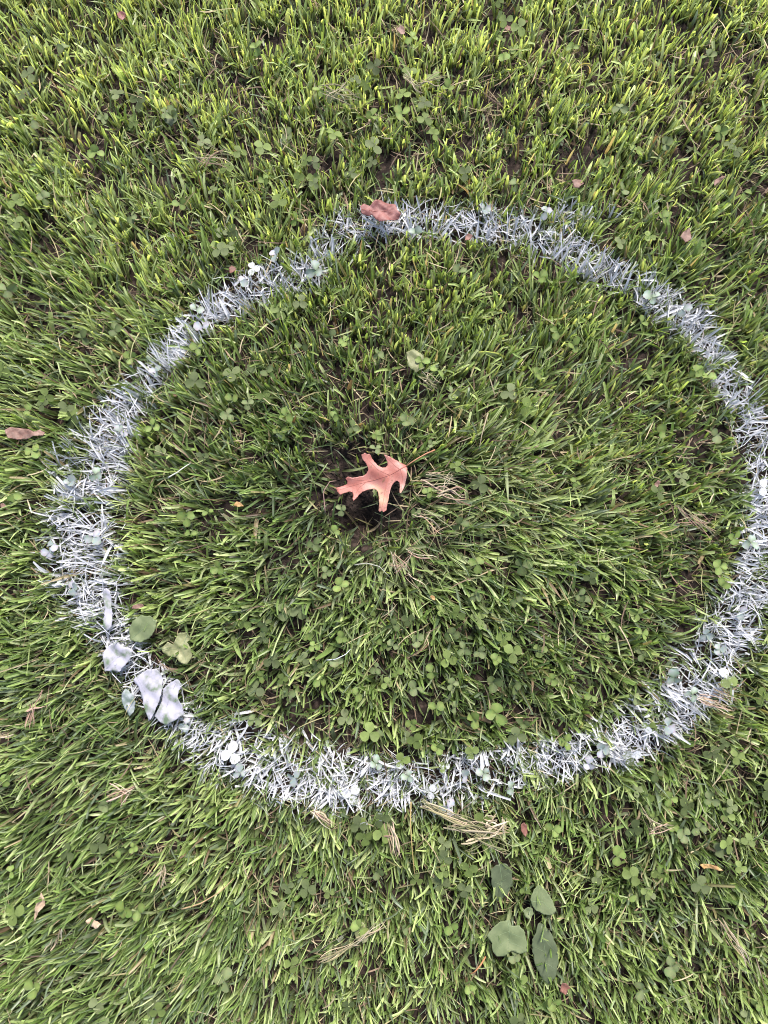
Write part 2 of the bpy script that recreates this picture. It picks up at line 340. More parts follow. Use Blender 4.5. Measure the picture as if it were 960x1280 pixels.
def grass_layer(n_tuft, per, box, layer, K=4, fold=0.22, wscale=1.0, tuft_r=0.005):
    x, y, i, ox, oy, nt_ = tufted(n_tuft, per, box, tuft_r, layer)
    n_ = len(x); px, py = to_px(x, y, 0.02)
    ang, lean, ln_, spr, ye = field(px, py)
    spr = R(1) * spr
    tj = rng.normal(0, 0.6, nt_)[i]; tl = rng.normal(0, 7, nt_)[i]; tc_ = rng.random(nt_)[i]; tlen = rng.normal(1, 0.14, nt_)[i]
    sw = (vnoise(x, y, 0.028, 91) - 0.5) * 2.2 + (vnoise(x, y, 0.07, 92) - 0.5) * 1.6
    head = ang + (0.7 * tj + sw) * spr + rng.normal(0, 0.65, n_) * spr
    fan = np.arctan2(oy, ox)                      # blades of one tuft open outwards
    uprt = sstep(50, 20, lean) if False else np.clip((50 - lean) / 30, 0, 1)
    head = np.arctan2(np.sin(head) + 0.45 * uprt * np.sin(fan), np.cos(head) + 0.45 * uprt * np.cos(fan))
    rp = ring_paint(x, y); aligned = np.clip((spr / R(1) - 16) / 18, 0, 1); wild = rng.random(n_) < 0.07 + 0.24 * aligned + 0.34 * rp; head[wild] = rng.uniform(-math.pi, math.pi, wild.sum())
    lean = R(1) * np.clip(lean * 0.80 + tl + rng.normal(0, 17, n_) + 16 * rp * rng.random(n_), 2, 84)
    length = ln_ * 0.001 * tlen * (0.9 + 0.1 * sstep(200, 420, py)) * np.clip(rng.normal(0.80, 0.24, n_), 0.3, 1.6) * (1 - 0.12 * aligned)
    if layer == 'low': length *= 0.6; lean = np.clip(lean + rng.normal(0.2, 0.3, n_), 0, 1.5)
    if layer == 'long':
        length *= 1.35; lean = np.clip(lean + 0.15, 0.2, 1.45)
    # mown: tips stop at the cutting height
    top = length * np.cos(lean); cut = 0.042 + rng.normal(0, 0.003, n_) + 0.006 * (fnoise(x, y, 0.08, 51) - 0.5)
    blunt_p = rng.random(n_) < 0.62
    f = np.where(top > cut, cut / np.maximum(top, 1e-4), 1.0); length = length * f
    width = np.clip(rng.normal(0.0031, 0.0009, n_) * (1 - 0.4 * rp), 0.0013, 0.0058) * wscale
    wide = rng.random(n_) < 0.05; width[wide] *= 1.5
    fine = rng.random(n_) < 0.30; width[fine] *= 0.5; length[fine] *= 1.15
    blunt = np.where(blunt_p, rng.uniform(0.45, 0.85, n_), rng.uniform(0.05, 0.2, n_))
    curl = rng.normal(0.6, 0.85, n_); twist = rng.normal(0, 0.65, n_)
    # colour: yellower in the upper part, its brighter light put into the tint, bluer and darker in noise patches, some pale grey-green, few straw
    patch = fnoise(x, y, 0.12, 61); v = np.clip(0.55 * tc_ + 0.50 * rng.random(n_) + 0.5 * (patch - 0.5) + 0.95 * (ye - 0.5) + 0.06, 0, 1)
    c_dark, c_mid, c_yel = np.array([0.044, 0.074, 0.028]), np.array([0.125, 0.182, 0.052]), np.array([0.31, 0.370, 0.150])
    t1 = sstep(0.0, 0.5, v)[:, None]; t2 = sstep(0.5, 1.0, v)[:, None]
    tip = c_dark * (1 - t1) + c_mid * t1; tip = tip * (1 - t2) + c_yel * t2
    pale = (rng.random(n_) < 0.20 + 0.4 * np.exp(-(((px - 640) / 110) ** 2 + ((py - 610) / 75) ** 2)) + 0.35 * np.exp(-(((px - 520) / 90) ** 2 + ((py - 705) / 35) ** 2)))[:, None]; tip = np.where(pale, tip * 0.5 + np.array([0.31, 0.33, 0.19]) * 0.55, tip)
    grey = (rng.random(n_) < 0.12)[:, None]; tip = np.where(grey, np.array([0.100, 0.130, 0.080]), tip)
    dead = (rng.random(n_) < 0.045); tip[dead] = STRAW[rng.integers(0, len(STRAW), dead.sum())]
    tip *= np.clip(rng.normal(1, 0.16, n_), 0.6, 1.5)[:, None]
    bs = np.array([0.050, 0.062, 0.024]) * (0.6 + 0.7 * rng.random(n_))[:, None]; bs[dead] = tip[dead]  # dark feet: shade of the gaps painted into the blade colour
    if layer == 'low': tip = tip * 0.35 + c_dark * 0.5  # low blades tinted darker, painting in the shade under the canopy
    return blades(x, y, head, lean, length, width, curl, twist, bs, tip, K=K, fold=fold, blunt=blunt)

# ------------------------------------------------------------------ clover
def leaflet_arrays(r, cup=0.18, fold=0.16, notch=0.12, nseg=11):
    """one clover leaflet growing along +X from the origin, heart-shaped, folded along its midrib"""
    pts = []
    for k in range(nseg + 1):
        a = -math.pi + 2 * math.pi * k / nseg if False else (k / nseg) * 2 * math.pi
        pts.append(a)
    out = []
    for a in np.linspace(math.pi, -math.pi, nseg * 2 + 1)[:-1]:
        ca, sa = math.cos(a), math.sin(a)
        rx = r * 0.98; ry = r * 0.92
        x = r + rx * ca; yy = ry * sa * (0.55 + 0.45 * sstep(0, 1.0 * r, x))
        if abs(a) < 0.5: x -= notch * r * (1 - abs(a) / 0.5)
        out.append((x, yy, fold * abs(yy) - cup * (x / (2 * r)) ** 2 * r))
    rib = [(2 * r * t - (notch * r if t == 1 else 0), 0, -cup * t * t * r) for t in (0.35, 0.7)]
    return out, rib
def leaflet_mesh(name, r, mat, tint, tint2, seed=0, **kw):
    rs = random.Random(seed); o, rib = leaflet_arrays(r, **kw)
    bm = bmesh.new(); L = bm.verts.layers.float_color.new('tint'); Pn = bm.verts.layers.float.new('paint')
    top = [bm.verts.new((x, y, z + rs.uniform(-.03, .03) * r)) for x, y, z in o]
    ribv = [bm.verts.new(p) for p in rib]
    n_ = len(top); half = n_ // 2
    def tri(a, b_, c_):
        try: bm.faces.new((a, b_, c_))
        except ValueError: pass
    for s_ in (1, -1):
        idx = [0] + [(s_ * k) % n_ for k in range(1, half + 1)]
        for k in range(half):
            a, b_ = top[idx[k]], top[idx[k + 1]]
            xm = (a.co.x + b_.co.x) / 2
            rv = ribv[0] if xm < 1.05 * r else ribv[1]
            tri(a, b_, rv) if s_ < 0 else tri(b_, a, rv)
        # bridge where the fan switches ribs
        ks = [k for k in range(half) if (top[idx[k]].co.x + top[idx[k + 1]].co.x) / 2 < 1.05 * r]
        kb = ks[-1] + 1
        tri(top[idx[kb]], ribv[1], ribv[0]) if s_ < 0 else tri(ribv[1], top[idx[kb]], ribv[0])
    for v in bm.verts:
        v[Pn] = 0
        t = v.co.x / (2 * r); c = [tint[k] * (1 - t) + tint2[k] * t for k in range(3)]
        c = [q * (1.4 if v in ribv and tint[0] < 0.2 else rs.uniform(0.78, 1.12)) for q in c]
        v[L] = (*c, 1)
    bm.normal_update(); me = bpy.data.meshes.new(name); bm.to_mesh(me); bm.free()
    for p in me.polygons: p.use_smooth = True
    me.materials.append(mat); return me
def tube_mesh(name, pts, r0, r1, mat, tint=None, ns=5):
    bm = bmesh.new(); L = bm.verts.layers.float_color.new('tint'); prev = None; n_ = len(pts)
    for i, p in enumerate(pts):
        p = Vector(p); d = (Vector(pts[min(i + 1, n_ - 1)]) - Vector(pts[max(i - 1, 0)])).normalized()
        a = d.cross(Vector((0.3, 0.2, 1)) if abs(d.z) < 0.9 else Vector((1, 0, 0))).normalized(); b_ = d.cross(a)
        rr = r0 + (r1 - r0) * i / (n_ - 1)
        ring = [bm.verts.new(p + (a * math.cos(q) + b_ * math.sin(q)) * rr) for q in [2 * math.pi * k / ns for k in range(ns)]]
        if prev:
            for k in range(ns): bm.faces.new((prev[k], prev[(k + 1) % ns], ring[(k + 1) % ns], ring[k]))
        else: bm.faces.new(ring[::-1])
        prev = ring
    bm.faces.new(prev)
    if tint is not None:
        for v in bm.verts: v[L] = (*tint, 1)
    me = bpy.data.meshes.new(name); bm.to_mesh(me); bm.free()
    for p in me.polygons: p.use_smooth = True
    me.materials.append(mat); return me

# (px, py, leaflet radius in px, shade)  shade: d dark, g grey-green, m mid, y yellow-green, w painted white, p partly painted
CLOVER = [
 (508,526,6.5,'g'),(440,534,6,'d'),(416,522,6,'m'),(565,491,6.5,'g'),(471,545,6,'m'),(470,561,5,'g'),(540,555,5.5,'g'),(535,616,5,'m'),(575,655,7,'d'),(597,705,7,'m'),(610,721,5.5,'m'),(595,745,6.5,'g'),(407,716,6,'g'),(425,732,7.5,'y'),(427,637,5,'g'),(476,692,5,'d'),(520,640,5,'d'),(417,665,6,'m'),(392,680,6,'d'),
 (332,781,7,'d'),(383,793,6.5,'m'),(392,808,5,'y'),(428,797,6,'m'),(491,781,6,'d'),(491,807,6,'g'),(420,823,7,'g'),(477,806,5.5,'m'),(520,800,6.5,'g'),(566,793,7,'d'),(580,811,6,'g'),(594,747,6,'g'),(520,860,6.5,'g'),(545,885,7,'m'),(569,884,6,'g'),(616,853,8,'d'),(620,892,10,'y'),(591,898,7.5,'m'),(548,935,7,'y'),(584,970,7,'w'),(605,967,6,'p'),(318,900,6,'g'),(445,869,6,'m'),
 (190,533,6,'y'),(290,500,6.5,'m'),(285,518,6.5,'g'),(310,505,5.5,'g'),(233,647,7.5,'m'),(238,668,6,'m'),(17,617,7,'y'),(40,563,7,'y'),(260,640,5,'m'),(272,710,6.5,'m'),(88,603,6.5,'w'),(67,680,6.5,'w'),(62,690,6,'w'),(120,593,7,'p'),(117,672,7,'w'),(195,465,7,'w'),
 (155,1137,8,'m'),(172,1138,7,'m'),(281,1226,9,'g'),(42,1236,7.5,'m'),(13,1090,6,'y'),(147,1073,6.5,'y'),(167,1060,5,'y'),(8,975,6,'m'),(130,1007,6,'g'),(450,1160,8,'y'),(503,1163,6,'g'),(470,1090,7,'d'),(563,1157,7,'m'),(643,1195,6,'g'),(587,1230,7,'y'),
 (838,998,6.5,'y'),(820,967,6.5,'d'),(783,1125,7,'y'),(772,1070,8,'m'),(840,1208,8,'g'),(803,1237,7.5,'g'),(855,1043,7,'g'),(840,1033,6,'m'),(888,1000,6.5,'g'),(945,1255,6,'m'),(692,1037,7,'y'),(690,1253,7,'m'),(874,1036,6,'g'),
 (653,707,8,'d'),(647,753,6.5,'g'),(723,743,6.5,'g'),(730,752,6,'d'),(753,793,6.5,'m'),(803,792,6,'y'),(797,767,6,'m'),(900,708,7,'y'),(917,673,7,'m'),(938,678,7.5,'p'),(902,733,7,'m'),(793,873,6,'g'),(843,847,8,'p'),(803,818,6,'d'),(707,927,6.5,'m'),(642,857,7,'d'),(883,793,6,'w'),(835,908,7,'w'),(753,937,6.5,'w'),
 (663,535,6.5,'m'),(832,540,7.5,'m'),(897,543,7,'g'),(673,467,6.5,'m'),(720,603,5,'m'),(870,465,7.5,'m'),(885,472,6.5,'y'),(808,465,6,'m'),(747,547,6.5,'m'),
 (675,347,7,'m'),(717,432,7,'m'),(697,415,6,'m'),(802,403,6,'m'),(815,372,7.5,'p'),(683,265,6,'w'),(853,387,7,'w'),(780,237,7,'g'),(757,207,6,'m'),(828,272,6,'m'),
 (472,443,5.5,'g'),(527,452,6.5,'y'),(430,427,5.5,'y'),(377,432,6,'d'),(413,420,6,'g'),(333,463,7,'d'),(547,463,6,'y'),(357,520,7,'m'),(350,540,6.5,'m'),(573,340,7,'g'),(395,338,8,'p'),
 (143,413,7,'d'),(103,423,7,'d'),(247,435,6,'m'),(245,387,6.5,'p'),(253,410,7,'w'),(8,363,8,'g'),(163,447,6,'y'),(33,513,6,'m'),
 (215,145,8,'g'),(130,148,6,'g'),(110,280,7.5,'m'),(55,247,7,'g'),(207,140,6,'g'),(120,190,7,'y'),(40,150,6.5,'g'),(165,270,6,'g'),(360,170,6.5,'g'),(370,275,6.5,'m'),(400,112,6.5,'y'),(465,145,6.5,'m'),
 (502,142,8,'y'),(630,75,7,'y'),(900,165,7,'y'),(775,135,6.5,'g'),(755,205,6,'m'),(515,47,6,'y'),(645,230,7,'g'),(832,180,7,'g'),(885,70,7,'g'),(265,205,6.5,'y'),(80,60,6.5,'g'),(320,60,6.5,'y'),(560,110,6.5,'m'),(715,60,6,'m'),(930,240,6.5,'m'),(330,225,6,'m'),(225,255,6.5,'m'),
 (300,965,6,'w'),(368,972,6,'w'),(470,955,6.5,'p'),(560,1010,7,'w'),(735,955,6,'w'),(232,905,6,'w'),(345,318,6.5,'w'),(300,352,6.5,'w'),(150,540,6.5,'w'),(92,735,6.5,'w'),(900,812,6,'w'),(925,765,6,'w'),(605,262,6,'w'),(520,292,6.5,'p'),(865,868,6,'p'),(510,970,5.5,'p'),(640,985,6,'p'),
 (330,845,6,'m'),(360,870,6,'d'),(400,850,6,'m'),(470,835,5.5,'d'),(495,840,6,'m'),(540,840,6,'m'),(565,855,5.5,'g'),(600,815,6,'g'),(515,905,6,'m'),(480,920,6,'d'),(620,825,6,'m'),(655,905,6,'d'),(690,850,6,'m'),(740,870,5.5,'m')]
SH = {'d': ((0.042,0.056,0.020),(0.056,0.074,0.025)), 'g': ((0.076,0.094,0.040),(0.094,0.114,0.048)), 'm': ((0.070,0.096,0.026),(0.090,0.122,0.031)), 'y': ((0.092,0.125,0.034),(0.120,0.158,0.044)),
      'w': ((0.40,0.42,0.46),(0.50,0.51,0.56)), 'p': ((0.09,0.12,0.07),(0.21,0.235,0.23))}
MESH = {}
for sh, (a_, b_) in SH.items():
    for q in range(3):
        if sh == 'w': a_, b_ = [((0.18,0.185,0.20),(0.23,0.23,0.26)), ((0.11,0.13,0.11),(0.21,0.215,0.24)), ((0.20,0.22,0.22),(0.15,0.17,0.16))][q]
        MESH[sh, q] = leaflet_mesh('leaflet', 1.0, M['clover'], a_, b_, seed=hash(q) + 5, cup=(0.15, 0.35, 0.05)[q], fold=(0.12, 0.3, 0.45)[q], notch=(0.12, 0.2, 0.05)[q])
STALK = tube_mesh('stalk', [(0, 0, 0), (0.004, 0.003, 0.35), (0.002, 0.001, 0.7), (0, 0, 1)], 0.04, 0.03, M['clover'], (0.10, 0.14, 0.05))
# descriptions of the clovers that something singles out
CLABEL = {(620,892): 'largest bright yellow green clover inside the lower part of the white ring', (425,732): 'pale yellow green clover just below the bare hollow',
 (281,1226): 'grey green clover with wide leaflets in the bottom left grass', (508,526): 'grey green clover at the upper rim of the bare hollow', (471,545): 'mid green clover leaning over bare soil above the oak leaf',
 (440,534): 'dark clover at the upper left rim of the bare hollow', (155,1137): 'mid green clover left of its twin in the bottom left grass', (172,1138): 'mid green clover right of its twin in the bottom left grass',
 (597,705): 'mid green clover right of the dry root tuft below the hollow', (233,647): 'mid green clover in straight grass inside the left of the ring', (190,533): 'yellow green clover touching the inner edge of the ring at upper left',
 (17,617): 'yellow green clover near the left picture edge below the pink brown leaf', (40,563): 'yellow green clover directly below the pink brown leaf', (502,142): 'large yellow green clover in the grass above the ring',
 (803,792): 'small round bright clover inside the lower right of the ring', (938,678): 'partly painted clover on the inner right edge of the ring', (843,847): 'partly painted clover at the lower right inner edge of the ring',
 (815,372): 'partly painted clover on the upper right of the ring', (395,338): 'partly painted clover at the break in the upper left of the ring', (675,347): 'round mid green clover just inside the upper right of the ring',
 (783,1125): 'bright clover alone in the bottom right grass', (548,935): 'yellow green clover just inside the bottom of the ring', (527,452): 'bright yellow clover in the pale dry patch above the hollow', (215,145): 'broad grey green clover in the upper left grass'}
for (px, py, r, sh) in CLOVER: keep(px, py, r * 1.7, 0.033, 0.6 if r < 7 else 0.3)

# ------------------------------------------------------------------ leaves and dry things (shapes in photo pixels, real height given in metres)
def leaf_sheet(name, outline, z, zf, mat, parent, origin, step=2.2, thick=0.00035, rough=0.28):
    """outline in photo px -> a thin leaf of real thickness; zf(u,v) relief in metres over local coordinates"""
    P = [at(a, b_, z) - origin for a, b_ in outline]
    # roughen the margin a little
    Q = []
    for i in range(len(P)):
        a, b_ = P[i], P[(i + 1) % len(P)]; L_ = (b_ - a).length; k = max(1, int(L_ / (step * PX * 1.2)))
        for j in range(k):
            q = a.lerp(b_, j / k)
            if j: q += Vector((random.uniform(-1, 1), random.uniform(-1, 1), 0)) * PX * rough
            Q.append((q.x, q.y))
    xs = [q[0] for q in Q]; ys = [q[1] for q in Q]
    def inside(x, y):
        c = False; j = len(Q) - 1
        for i in range(len(Q)):
            if (Q[i][1] > y) != (Q[j][1] > y) and x < (Q[j][0] - Q[i][0]) * (y - Q[i][1]) / (Q[j][1] - Q[i][1]) + Q[i][0]: c = not c
            j = i
        return c
    inner = []; st = step * PX; yy = min(ys) + st / 2; row = 0
    while yy < max(ys):
        xx = min(xs) + (st / 2 if row % 2 else 0)
        while xx < max(xs):
            x2, y2 = xx + random.uniform(-.15, .15) * st, yy + random.uniform(-.15, .15) * st
            if inside(x2, y2) and min((x2 - q[0]) ** 2 + (y2 - q[1]) ** 2 for q in Q) > (0.45 * st) ** 2: inner.append((x2, y2))
            xx += st
        yy += st * 0.87; row += 1
    n_ = len(Q); vs = [Vector(q) for q in Q + inner]
    res = delaunay_2d_cdt(vs, [], [list(range(n_))], 1, 1e-7)
    bm = bmesh.new(); bv = [bm.verts.new((v.x, v.y, zf(v.x, v.y))) for v in res[0]]
    for f in res[2]:
        if len(f) >= 3:
            try: bm.faces.new([bv[i] for i in f])
            except ValueError: pass
    bmesh.ops.recalc_face_normals(bm, faces=bm.faces[:])
    up = sum(f.normal.z for f in bm.faces)
    if up < 0: bmesh.ops.reverse_faces(bm, faces=bm.faces[:])
    r_ = bmesh.ops.extrude_face_region(bm, geom=bm.faces[:])
    for v in [g_ for g_ in r_['geom'] if isinstance(g_, bmesh.types.BMVert)]: v.co.z += thick
    me = bpy.data.meshes.new(name); bm.to_mesh(me); bm.free()
    for p in me.polygons: p.use_smooth = True
    return link_mesh(name, me, mat, parent)
def crop(L, x0, y0, s): return [(x0 + a / s, y0 + b_ / s) for a, b_ in L]

# --- the oak leaf
M['oak'] = None
def oak_material():
    m, n, l, b = new_mat('oak_leaf_salmon'); tc = n.new('ShaderNodeTexCoord')
    def noise(s, d=5):
        q = n.new('ShaderNodeTexNoise'); q.inputs['Scale'].default_value = s; q.inputs['Detail'].default_value = d; l.new(tc.outputs['Object'], q.inputs['Vector']); return q
    a = noise(38); cr = n.new('ShaderNodeValToRGB'); e = cr.color_ramp.elements; e.new(0.5); e.new(0.6)
    for i, (p, c) in enumerate([(0.28, (0.165, 0.050, 0.039)), (0.45, (0.235, 0.080, 0.062)), (0.58, (0.275, 0.112, 0.092)), (0.74, (0.26, 0.14, 0.118))]): e[i].position = p; e[i].color = (*c, 1)
    l.new(a.outputs['Fac'], cr.inputs['Fac'])
    a2 = noise(22, 3); mr = n.new('ShaderNodeMapRange'); mr.inputs['From Min'].default_value = 0.60; mr.inputs['From Max'].default_value = 0.76; l.new(a2.outputs['Fac'], mr.inputs['Value'])
    mx = n.new('ShaderNodeMix'); mx.data_type = 'RGBA'; l.new(mr.outputs['Result'], mx.inputs['Factor']); l.new(cr.outputs['Color'], mx.inputs['A']); mx.inputs['B'].default_value = (0.24, 0.20, 0.09, 1)
    vo = n.new('ShaderNodeTexVoronoi'); vo.feature = 'DISTANCE_TO_EDGE'; vo.inputs['Scale'].default_value = 420; l.new(tc.outputs['Object'], vo.inputs['Vector'])
    v2 = n.new('ShaderNodeMapRange'); v2.inputs['From Max'].default_value = 0.08; v2.inputs['To Min'].default_value = 0.82; v2.inputs['To Max'].default_value = 1.0; l.new(vo.outputs['Distance'], v2.inputs['Value'])
    sc = n.new('ShaderNodeVectorMath'); sc.operation = 'SCALE'; l.new(mx.outputs['Result'], sc.inputs[0]); l.new(v2.outputs['Result'], sc.inputs['Scale'])
    sp = noise(150, 6); s2 = n.new('ShaderNodeMapRange'); s2.inputs['From Min'].default_value = 0.60; s2.inputs['From Max'].default_value = 0.70; l.new(sp.outputs['Fac'], s2.inputs['Value'])
    m2 = n.new('ShaderNodeMix'); m2.data_type = 'RGBA'; l.new(s2.outputs['Result'], m2.inputs['Factor']); l.new(sc.outputs[0], m2.inputs['A']); m2.inputs['B'].default_value = (0.15, 0.065, 0.04, 1)
    sc = n.new('ShaderNodeVectorMath'); sc.operation = 'SCALE'; sc.inputs['Scale'].default_value = 1.0; l.new(m2.outputs['Result'], sc.inputs[0])
    l.new(sc.outputs[0], b.inputs['Base Color']); b.inputs['Roughness'].default_value = 0.5; b.inputs['Specular IOR Level'].default_value = 0.35
    bp = n.new('ShaderNodeBump'); bp.inputs['Strength'].default_value = 0.35; bp.inputs['Distance'].default_value = 0.0008
    nb = noise(240, 4); l.new(nb.outputs['Fac'], bp.inputs['Height']); l.new(bp.outputs['Normal'], b.inputs['Normal'])
    tr = n.new('ShaderNodeBsdfTranslucent'); ms = n.new('ShaderNodeMixShader'); ms.inputs['Fac'].default_value = 0.12
    l.new(sc.outputs[0], tr.inputs['Color']); l.new(b.outputs[0], ms.inputs[1]); l.new(tr.outputs[0], ms.inputs[2]); l.new(ms.outputs[0], n['Material Output'].inputs['Surface'])
    return m
M['oak'] = oak_material()
M['oak_vein'] = surf('oak_vein', [(0.3, (0.17, 0.05, 0.04)), (0.7, (0.26, 0.09, 0.065))], 90, 0.5)
OAK = [(515,408),(498,402),(478,392),(452,378),(425,364),(399,354),(408,372),(417,390),(419,407),(408,418),(392,419),(372,410),(352,390),(338,368),(333,357),(326,350),(317,353),(305,346),(298,351),(287,355),(289,364),(292,375),(305,390),(317,412),(322,430),(314,446),(296,458),(268,465),(240,469),(220,463),(207,471),(217,484),(216,496),(200,505),(180,512),(162,517),(137,509),(160,523),(168,540),(182,553),(203,545),(226,536),(242,540),(247,556),(243,574),(247,586),(262,572),(276,553),(294,538),(318,530),(342,524),(360,527),(370,540),(374,565),(376,600),(372,634),(379,642),(389,635),(398,643),(412,634),(417,602),(424,572),(430,540),(438,512),(452,492),(466,485),(476,492),(479,512),(476,545),(484,550),(494,532),(504,508),(510,480),(514,450),(517,428)]
OZ = 0.026
oak0 = at(470, 600, OZ); oak0.z = OZ
def oak_z(x, y):
    a, b_ = at(508, 582, OZ) - oak0, at(421, 612, OZ) - oak0
    d = (b_ - a).normalized(); t = ((x - a.x) * d.x + (y - a.y) * d.y); s_ = (x - a.x) * -d.y + (y - a.y) * d.x
    return 0.09 * abs(s_) ** 1.0 + 2.2 * s_ * s_ + 0.0022 * math.sin(t * 75 + 0.6) + 0.0016 * math.sin(s_ * 160 + t * 60) + 0.0010 * math.sin(t * 210 + s_ * 90) - 0.7 * max(0, t - 0.055) ** 1.5
oak = empty('oak_leaf', oak0)
tag(oak, 'fallen salmon pink oak leaf with pointed lobes lying over the bare hollow', 'leaf')
leaf_sheet('leaf_blade', crop(OAK, 380, 480, 4), OZ, oak_z, M['oak'], oak, oak0, step=1.5)
def vein(pts, r0, r1, name):
    P = [at(a, b_, OZ) - oak0 for a, b_ in crop(pts, 380, 480, 4)]; Q = []
    for i in range(len(P) - 1):
        for k in range(4): Q.append(P[i].lerp(P[i + 1], k / 4))
    Q.append(P[-1]); Q = [(q.x, q.y, oak_z(q.x, q.y) + 0.00042) for q in Q]
    return link_mesh(name, tube_mesh(name, Q, r0, r1, M['oak_vein']), None, oak)
vein([(515,409),(475,432),(430,456),(370,474),(300,492),(235,508),(172,530)], 0.00075, 0.0002, 'midrib')
for pts in ([(478,430),(445,402),(410,366)], [(425,456),(370,430),(335,395),(306,358)], [(330,484),(280,480),(214,474)], [(482,430),(494,470),(484,538)], [(425,458),(408,520),(398,580),(388,632)], [(310,490),(272,520),(250,574)]):
    vein(pts, 0.00042, 0.00012, 'side_vein')
P = [at(a, b_, 0.03) - oak0 for a, b_ in crop([(513,409),(535,394),(570,372),(610,350),(655,331)], 380, 480, 4)]
P = [(p.x, p.y, 0.0022 + 0.10 * (i / 4) * 0.05 + oak_z(P[0].x, P[0].y) * (1 - i / 4)) for i, p in enumerate(P)]
M['petiole'] = surf('leaf_stalk', [(0.3, (0.20, 0.09, 0.05)), (0.7, (0.30, 0.15, 0.08))], 60, 0.5)
link_mesh('leaf_stem', tube_mesh('leaf_stem', P, 0.0008, 0.0011, M['petiole']), None, oak)
for px, py, r in ((505,585,11),(490,590,16),(470,597,18),(452,602,16),(436,608,12),(424,613,8),(460,575,10),(478,622,10),(480,635,9),(482,575,9),(500,607,7),(520,577,5),(532,569,4)): keep(px, py, r, OZ + 0.002, 0.0)

# --- other dead leaves
M['red'] = surf('dried_red_leaf', [(0.3, (0.06, 0.02, 0.018)), (0.5, (0.125, 0.045, 0.040)), (0.72, (0.20, 0.095, 0.085))], 70, 0.6, bump=0.6)
M['pinkbrown'] = surf('dried_pink_brown_leaf', [(0.3, (0.06, 0.032, 0.024)), (0.5, (0.115, 0.062, 0.048)), (0.72, (0.18, 0.115, 0.09))], 90, 0.6, bump=0.5)
M['tan'] = surf('dried_tan_leaf', [(0.3, (0.13, 0.09, 0.06)), (0.5, (0.24, 0.17, 0.115)), (0.72, (0.36, 0.28, 0.20))], 110, 0.65, bump=0.5)
M['ochre'] = surf('dried_ochre_leaf', [(0.3, (0.10, 0.05, 0.025)), (0.5, (0.24, 0.14, 0.05)), (0.72, (0.38, 0.26, 0.12))], 120, 0.6, bump=0.5)
M['umber'] = surf('rotten_brown_leaf', [(0.3, (0.05, 0.02, 0.015)), (0.6, (0.13, 0.055, 0.04)), (0.8, (0.20, 0.10, 0.07))], 110, 0.6, bump=0.5)
M['weed'] = surf('weed_leaf', [(0.3, (0.070, 0.090, 0.040)), (0.55, (0.100, 0.124, 0.058)), (0.75, (0.150, 0.170, 0.088))], 45, 0.58, 0.25, transl=0.15, bump=0.35, bscale=120)
M['weeddark'] = surf('weed_leaf_dark', [(0.3, (0.042, 0.054, 0.028)), (0.6, (0.062, 0.078, 0.040)), (0.8, (0.09, 0.105, 0.06))], 45, 0.58, 0.25, transl=0.12, bump=0.35, bscale=120)
M['wilt'] = surf('wilted_leaf', [(0.3, (0.07, 0.085, 0.03)), (0.55, (0.15, 0.155, 0.075)), (0.75, (0.25, 0.24, 0.14))], 70, 0.55, transl=0.15, bump=0.5)
M['paint'] = surf('white_paint_on_leaf', [(0.36, (0.07, 0.10, 0.06)), (0.44, (0.15, 0.155, 0.155)), (0.52, (0.215, 0.21, 0.245)), (0.7, (0.26, 0.25, 0.29))], 60, 0.7, 0.25, bump=0.25, bscale=160)
M['paintthin'] = surf('thin_paint_on_leaf', [(0.35, (0.06, 0.09, 0.06)), (0.52, (0.12, 0.14, 0.14)), (0.7, (0.26, 0.26, 0.29))], 90, 0.6, 0.3, bump=0.25)
M['weedvein'] = surf('weed_vein', [(0.3, (0.085, 0.12, 0.06)), (0.7, (0.11, 0.145, 0.075))], 60, 0.5)

